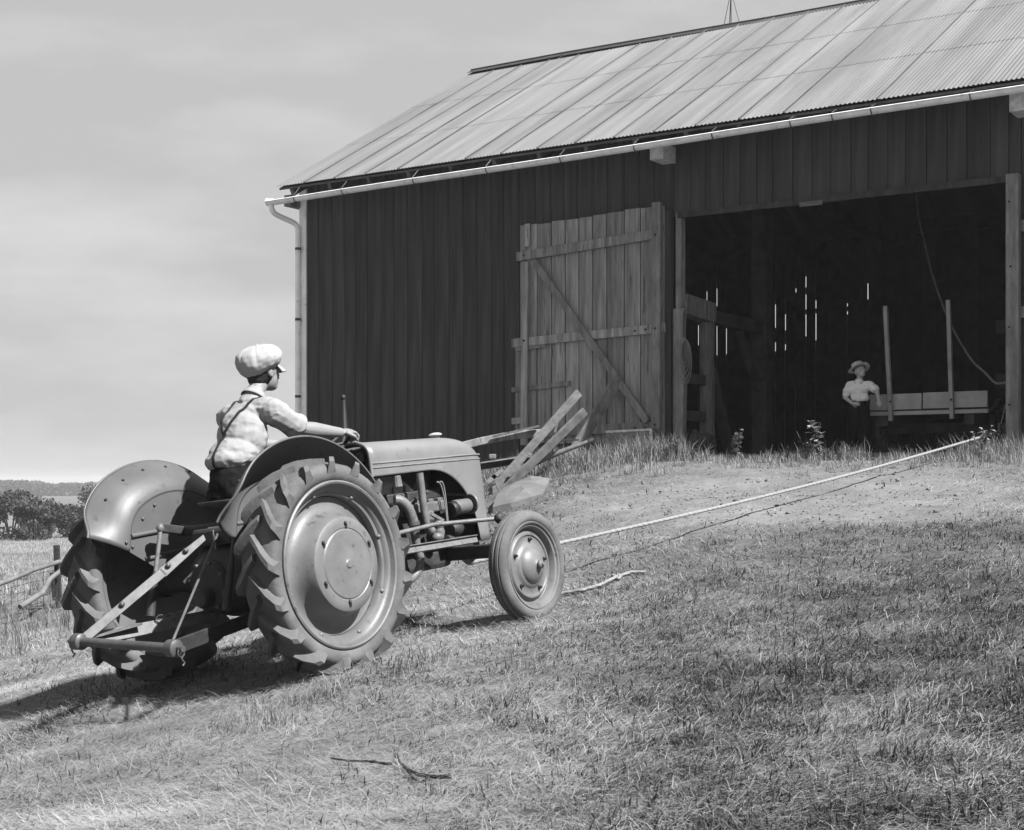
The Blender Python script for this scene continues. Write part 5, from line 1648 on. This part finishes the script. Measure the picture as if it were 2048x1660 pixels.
# rough pasture beyond the fence
x = RNG.uniform(-40, 0, 140000); y = RNG.uniform(22, 95, 140000)
k = (np.abs(x) < y * .50 + 2) & outside(x, y); x, y = x[k], y[k]; n = len(x)
o = link('rough_pasture', blades('rough_pasture', x, y, RNG.uniform(.06, .20, n), np.full(n, .010), np.clip(RNG.normal(.7, .4, n), 0, 1.4), RNG.random(n) * 2 * PI, RNG.uniform(.6, 1.2, n) * (.6 + .7 * fbm(x * .3, y * .15, seed=33, octv=3)), None), M_DRYGRASS)
tag(o, 'rough pale pasture grass beyond the fence', 'grass', kind='stuff')

# long loose straws
x, y = frustum_pts(600, 4.5, 15, 1.5); n = len(x)
o = link('loose_straw', blades('loose_straw', x, y, RNG.uniform(.12, .30, n), np.full(n, .003), np.full(n, 1.5), RNG.normal(0, .6, n) + np.where(RNG.random(n) < .5, PI, 0), RNG.uniform(.8, 1.2, n), None, curl=.1, lift=.022), M_DRYGRASS)
tag(o, 'scattered long pale straws on the grass', 'straw', kind='stuff')

# crumbs of soil and gravel on the worn ramp
n = 2600
x = RNG.normal(2.6, 1.9, n); y = RNG.normal(14.3, 2.0, n)
k = outside(x, y) & (RNG.random(n) < dust_mask(x, y) * .9 + .12) & (y > 10); x, y = x[k], y[k]; n = len(x)
r_ = RNG.uniform(.004, .014, n) * (1 + 1.3 * (RNG.random(n) > .95)); z = hgt(x, y) + r_ * .2
oct_ = np.array([[1, 0, 0], [0, 1, 0], [-1, 0, 0], [0, -1, 0], [0, 0, .7], [0, 0, -.7]])
V = np.stack([x, y, z], 1)[:, None, :] + oct_[None] * r_[:, None, None] * RNG.uniform(.6, 1.4, (n, 6, 1))
f8 = np.array([[0, 1, 4], [1, 2, 4], [2, 3, 4], [3, 0, 4], [1, 0, 5], [2, 1, 5], [3, 2, 5], [0, 3, 5]])
o = link('gravel', np_mesh('gravel', V.reshape(-1, 3), (np.arange(n)[:, None, None] * 6 + f8[None]).reshape(-1, 3), np.repeat(RNG.uniform(.35, 1.3, n), 6)), mat('gravel', .42, .95, amp=.3, tone=True))
tag(o, 'crumbs of soil and gravel on the worn ramp', 'gravel', kind='stuff')

# ------------------------------------------------------------------ single weeds
def weed(px, py, h, n_stem, leafy, label, mt=None):
    q = ground_at(px, py) if py > 925 else None
    if q is None:
        b = binv(px, py, -.72); w_ = bw(b.x, -.72, 0); q = Vector((w_.x, w_.y, gz(w_.x, w_.y)))
    e = empty('weed', loc=q - Vector((0, 0, .02)), label=label, cat='weed', group='single weeds before the barn')
    stem = MB(); lv = MB(); tones = []
    for i in range(n_stem):
        a = random.uniform(0, 2 * PI); s_ = random.uniform(.05, .35)
        hh = h * random.uniform(.65, 1)
        p1 = Vector((math.cos(a) * s_ * hh * .3, math.sin(a) * s_ * hh * .3, hh * .5)); p2 = Vector((math.cos(a) * s_ * hh, math.sin(a) * s_ * hh, hh))
        stem.tube([(0, 0, 0), p1, p2], [.007, .005, .003], 5)
        for k in range(leafy):
            t = random.uniform(.25, 1); c = p1 * (2 * t) if t < .5 else p1.lerp(p2, 2 * t - 1)
            b = random.uniform(0, 2 * PI); L = h * random.uniform(.10, .22)
            d = Vector((math.cos(b), math.sin(b), random.uniform(-.5, .6))).normalized(); sd_ = d.cross(Vector((0, 0, 1))).normalized() * L * .26
            m_ = c + d * L * .5 + Vector((0, 0, L * .12))
            lv.add([c, m_ + sd_, c + d * L, m_ - sd_], [(0, 1, 2, 3)])
    stem.build('stem', M_BARK if leafy > 5 else mat('dry_stem', .30, .8), e)
    me = lv.mesh('leaves'); a_ = me.attributes.new('tone', 'FLOAT', 'POINT'); a_.data.foreach_set('value', [random.uniform(2.4, 4.2)] * len(me.vertices))
    link('leaves', me, mt or M_LEAF, e)
weed(1470, 924, .44, 6, 18, 'drooping broad-leaved weed at the sill, left part of the doorway')
weed(1634, 905, .52, 8, 8, 'tall thin seeding weed in the middle of the doorway')
weed(1614, 905, .40, 4, 5, 'slender weed just left of the tall one in mid doorway')
weed(1575, 908, .26, 4, 6, 'low weed at the sill left of the two slender weeds')
weed(1962, 905, .42, 6, 9, 'branching weed before the right end of the sill, by the rope')
weed(1352, 905, .34, 8, 7, 'tall leaning weed beside the left jamb')
weed(1385, 908, .20, 5, 7, 'short weed in front of the sack')
weed(1680, 915, .14, 4, 6, 'small weed on the sill right of mid doorway')
weed(1600, 950, .18, 8, 14, 'bushy green weed on the dusty ramp under the rope')
weed(1425, 1060, .14, 7, 12, 'low bushy weed on the ramp between rope and its shadow')
weed(1545, 1068, .18, 4, 2, 'sparse bare-stemmed weed in the middle of the ramp')
weed(1795, 1040, .18, 4, 2, 'bare upright stalks on the right of the ramp')
weed(1985, 1062, .20, 5, 2, 'bare forked stalks near the right edge of the ramp')
weed(1335, 972, .16, 8, 14, 'dark leafy weed at the left edge of the ramp')

# ------------------------------------------------------------------ trees
def leaf_cloud(lobes, n, size, seed, flat=.75):
    """leaf-sized quads scattered through lobes (centre, radii)"""
    rg = np.random.default_rng(seed)
    V = np.zeros((n, 4, 3)); T = np.zeros(n)
    wts = np.array([r_[0] * r_[1] * r_[2] for _, r_ in lobes]) ** .67; wts /= wts.sum()
    li = rg.choice(len(lobes), n, p=wts)
    C = np.array([c for c, _ in lobes]); Rr = np.array([r_ for _, r_ in lobes])
    d = rg.normal(size=(n, 3)); d /= np.linalg.norm(d, axis=1)[:, None]
    rad = rg.random(n) ** .45
    P = C[li] + d * rad[:, None] * Rr[li]
    P += (np.stack([fbm(P[:, 0] * 1.3, P[:, 2] * 1.3, P[:, 1] * 1.3, seed + i, 2) for i in range(3)], 1) - .5) * Rr[li] * .9
    a = rg.normal(size=(n, 3)); a /= np.linalg.norm(a, axis=1)[:, None]
    b = np.cross(a, rg.normal(size=(n, 3))); b /= np.linalg.norm(b, axis=1)[:, None]
    s = size * rg.uniform(.6, 1.4, n)[:, None]
    V[:, 0] = P - a * s; V[:, 1] = P + b * s * flat; V[:, 2] = P + a * s; V[:, 3] = P - b * s * flat
    tn_ = rg.uniform(.6, 1.5, n)
    f = np.arange(n * 4).reshape(n, 4)
    return np_mesh('crown', V.reshape(-1, 3), f, np.repeat(tn_, 4))
def tree(name, px, py, Yd, h, w, label, seed, nl=4200, size=.075, trunks=4, low=.10, group='orchard trees beyond the fence'):
    rg = random.Random(seed)
    q = at(px, py, Yd); q.z = gz(q.x, q.y)
    e = empty(name, loc=q, label=label, cat='tree', group=group)
    tb = MB(); lobes = []
    tips = []
    for i in range(trunks):
        a = 2 * PI * i / trunks + rg.uniform(-.5, .5)
        base = Vector((.10 * math.cos(a), .10 * math.sin(a), -.1))
        mid = Vector((w * .12 * math.cos(a), w * .12 * math.sin(a), h * .32)); tip = Vector((w * .30 * math.cos(a), w * .3 * math.sin(a), h * rg.uniform(.68, .85)))
        tb.tube([base, base.lerp(mid, .5), mid, mid.lerp(tip, .5), tip], [h * .022, h * .018, h * .014, h * .010, h * .004], 7)
        for k in range(4):
            t = rg.uniform(.2, .9); p_ = mid.lerp(tip, t); b = rg.uniform(0, 2 * PI)
            e_ = p_ + Vector((math.cos(b) * w * .25, math.sin(b) * w * .25, h * rg.uniform(.05, .22)))
            tb.tube([p_, p_.lerp(e_, .5) + Vector((0, 0, h * .02)), e_], [h * .012, h * .008, h * .003], 5)
            tips.append(e_)
        tips.append(tip)
    for t in tips:
        lobes.append(((t.x, t.y, t.z), (w * rg.uniform(.13, .24), w * rg.uniform(.13, .24), h * rg.uniform(.10, .18))))
    for i in range(14):
        a = rg.uniform(0, 2 * PI); r_ = w * rg.uniform(.15, .45)
        lobes.append(((r_ * math.cos(a), r_ * math.sin(a), h * rg.uniform(low, .8)), (w * .17, w * .17, h * .15)))
    link('crown', leaf_cloud(lobes, nl, size, seed), M_LEAF, e)
    tb.build('trunk', M_BARK, e, smooth=60)
    return e
OY = 84.0
tree('orchard_tree', 22, 1085, OY, 2.9, 2.7, 'leftmost dark bushy tree of the orchard, at the frame edge', 1)
tree('orchard_tree', 66, 1080, OY - 3, 2.3, 2.2, 'second orchard tree from the left with several thin stems', 2)
tree('orchard_tree', 98, 1076, OY + 2, 2.3, 2.4, 'third orchard tree from the left, round and pale topped', 3)
tree('orchard_tree', 132, 1074, OY + 6, 1.9, 2.2, 'fourth orchard tree from the left, low and spreading', 4)
tree('orchard_tree', 160, 1072, OY + 4, 1.8, 2.0, 'low orchard tree next to the tractor tyre', 5)
tree('orchard_tree', 186, 1056, OY + 22, 3.4, 2.1, 'tall narrow tree showing above the orchard beside the fender', 6, nl=1800)
tree('orchard_tree', -40, 1085, OY + 6, 3.0, 3.0, 'orchard tree cut by the left frame edge', 7, nl=1500)
tree('orchard_tree', 225, 1066, OY + 8, 2.0, 2.4, 'orchard tree mostly hidden behind the far fender', 8, nl=1200)

# far wood along the edge of the field: one mass
N_ = 52000
rg = np.random.default_rng(5)
wx = rg.uniform(-620, 60, N_)
top = 4.6 + 2.2 * (fbm(wx * .02, wx * 0, seed=8, octv=4) - .3) + 1.8 * sstep(-196, -212, wx)
hz = rg.random(N_) ** .8
bump_ = fbm(wx * .11, hz * 2, seed=12, octv=3)
wy = 620 + rg.uniform(0, 26, N_) + 8 * (fbm(wx * .05, wx * 0 + 3, seed=15, octv=3))
wz = -4.8 + hz * top * (.75 + .5 * bump_)
P = np.stack([wx, wy, wz], 1)
a = rg.normal(size=(N_, 3)); a /= np.linalg.norm(a, axis=1)[:, None]
b = np.cross(a, rg.normal(size=(N_, 3))); b /= np.linalg.norm(b, axis=1)[:, None]
s = rg.uniform(.5, 1.2, N_)[:, None]
V = np.stack([P - a * s, P + b * s * .8, P + a * s, P - b * s * .8], 1)
o = link('far_wood', np_mesh('far_wood', V.reshape(-1, 3), np.arange(N_ * 4).reshape(N_, 4), np.repeat(rg.uniform(.7, 1.4, N_) * (.6 + .8 * fbm(wx * .04, hz, seed=18, octv=3)), 4)), M_LEAF)
tag(o, 'low far wood along the horizon across the field', 'wood', kind='stuff')

# ------------------------------------------------------------------ summer haze
hz_m = bpy.data.materials.new('haze'); hz_m.use_nodes = True
hn, hl = hz_m.node_tree.nodes, hz_m.node_tree.links
hn.clear()
h_out = hn.new('ShaderNodeOutputMaterial'); h_v = hn.new('ShaderNodeVolumePrincipled')
h_v.inputs['Color'].default_value = (.9, .9, .9, 1); h_v.inputs['Density'].default_value = .0005; h_v.inputs['Anisotropy'].default_value = .2
hl.new(h_v.outputs[0], h_out.inputs['Volume'])
o = MB().box((0, 0, 2.2), (4300, 4300, 16.4)).build('haze', hz_m)
tag(o, 'thin summer haze over the fields', 'haze', kind='stuff')
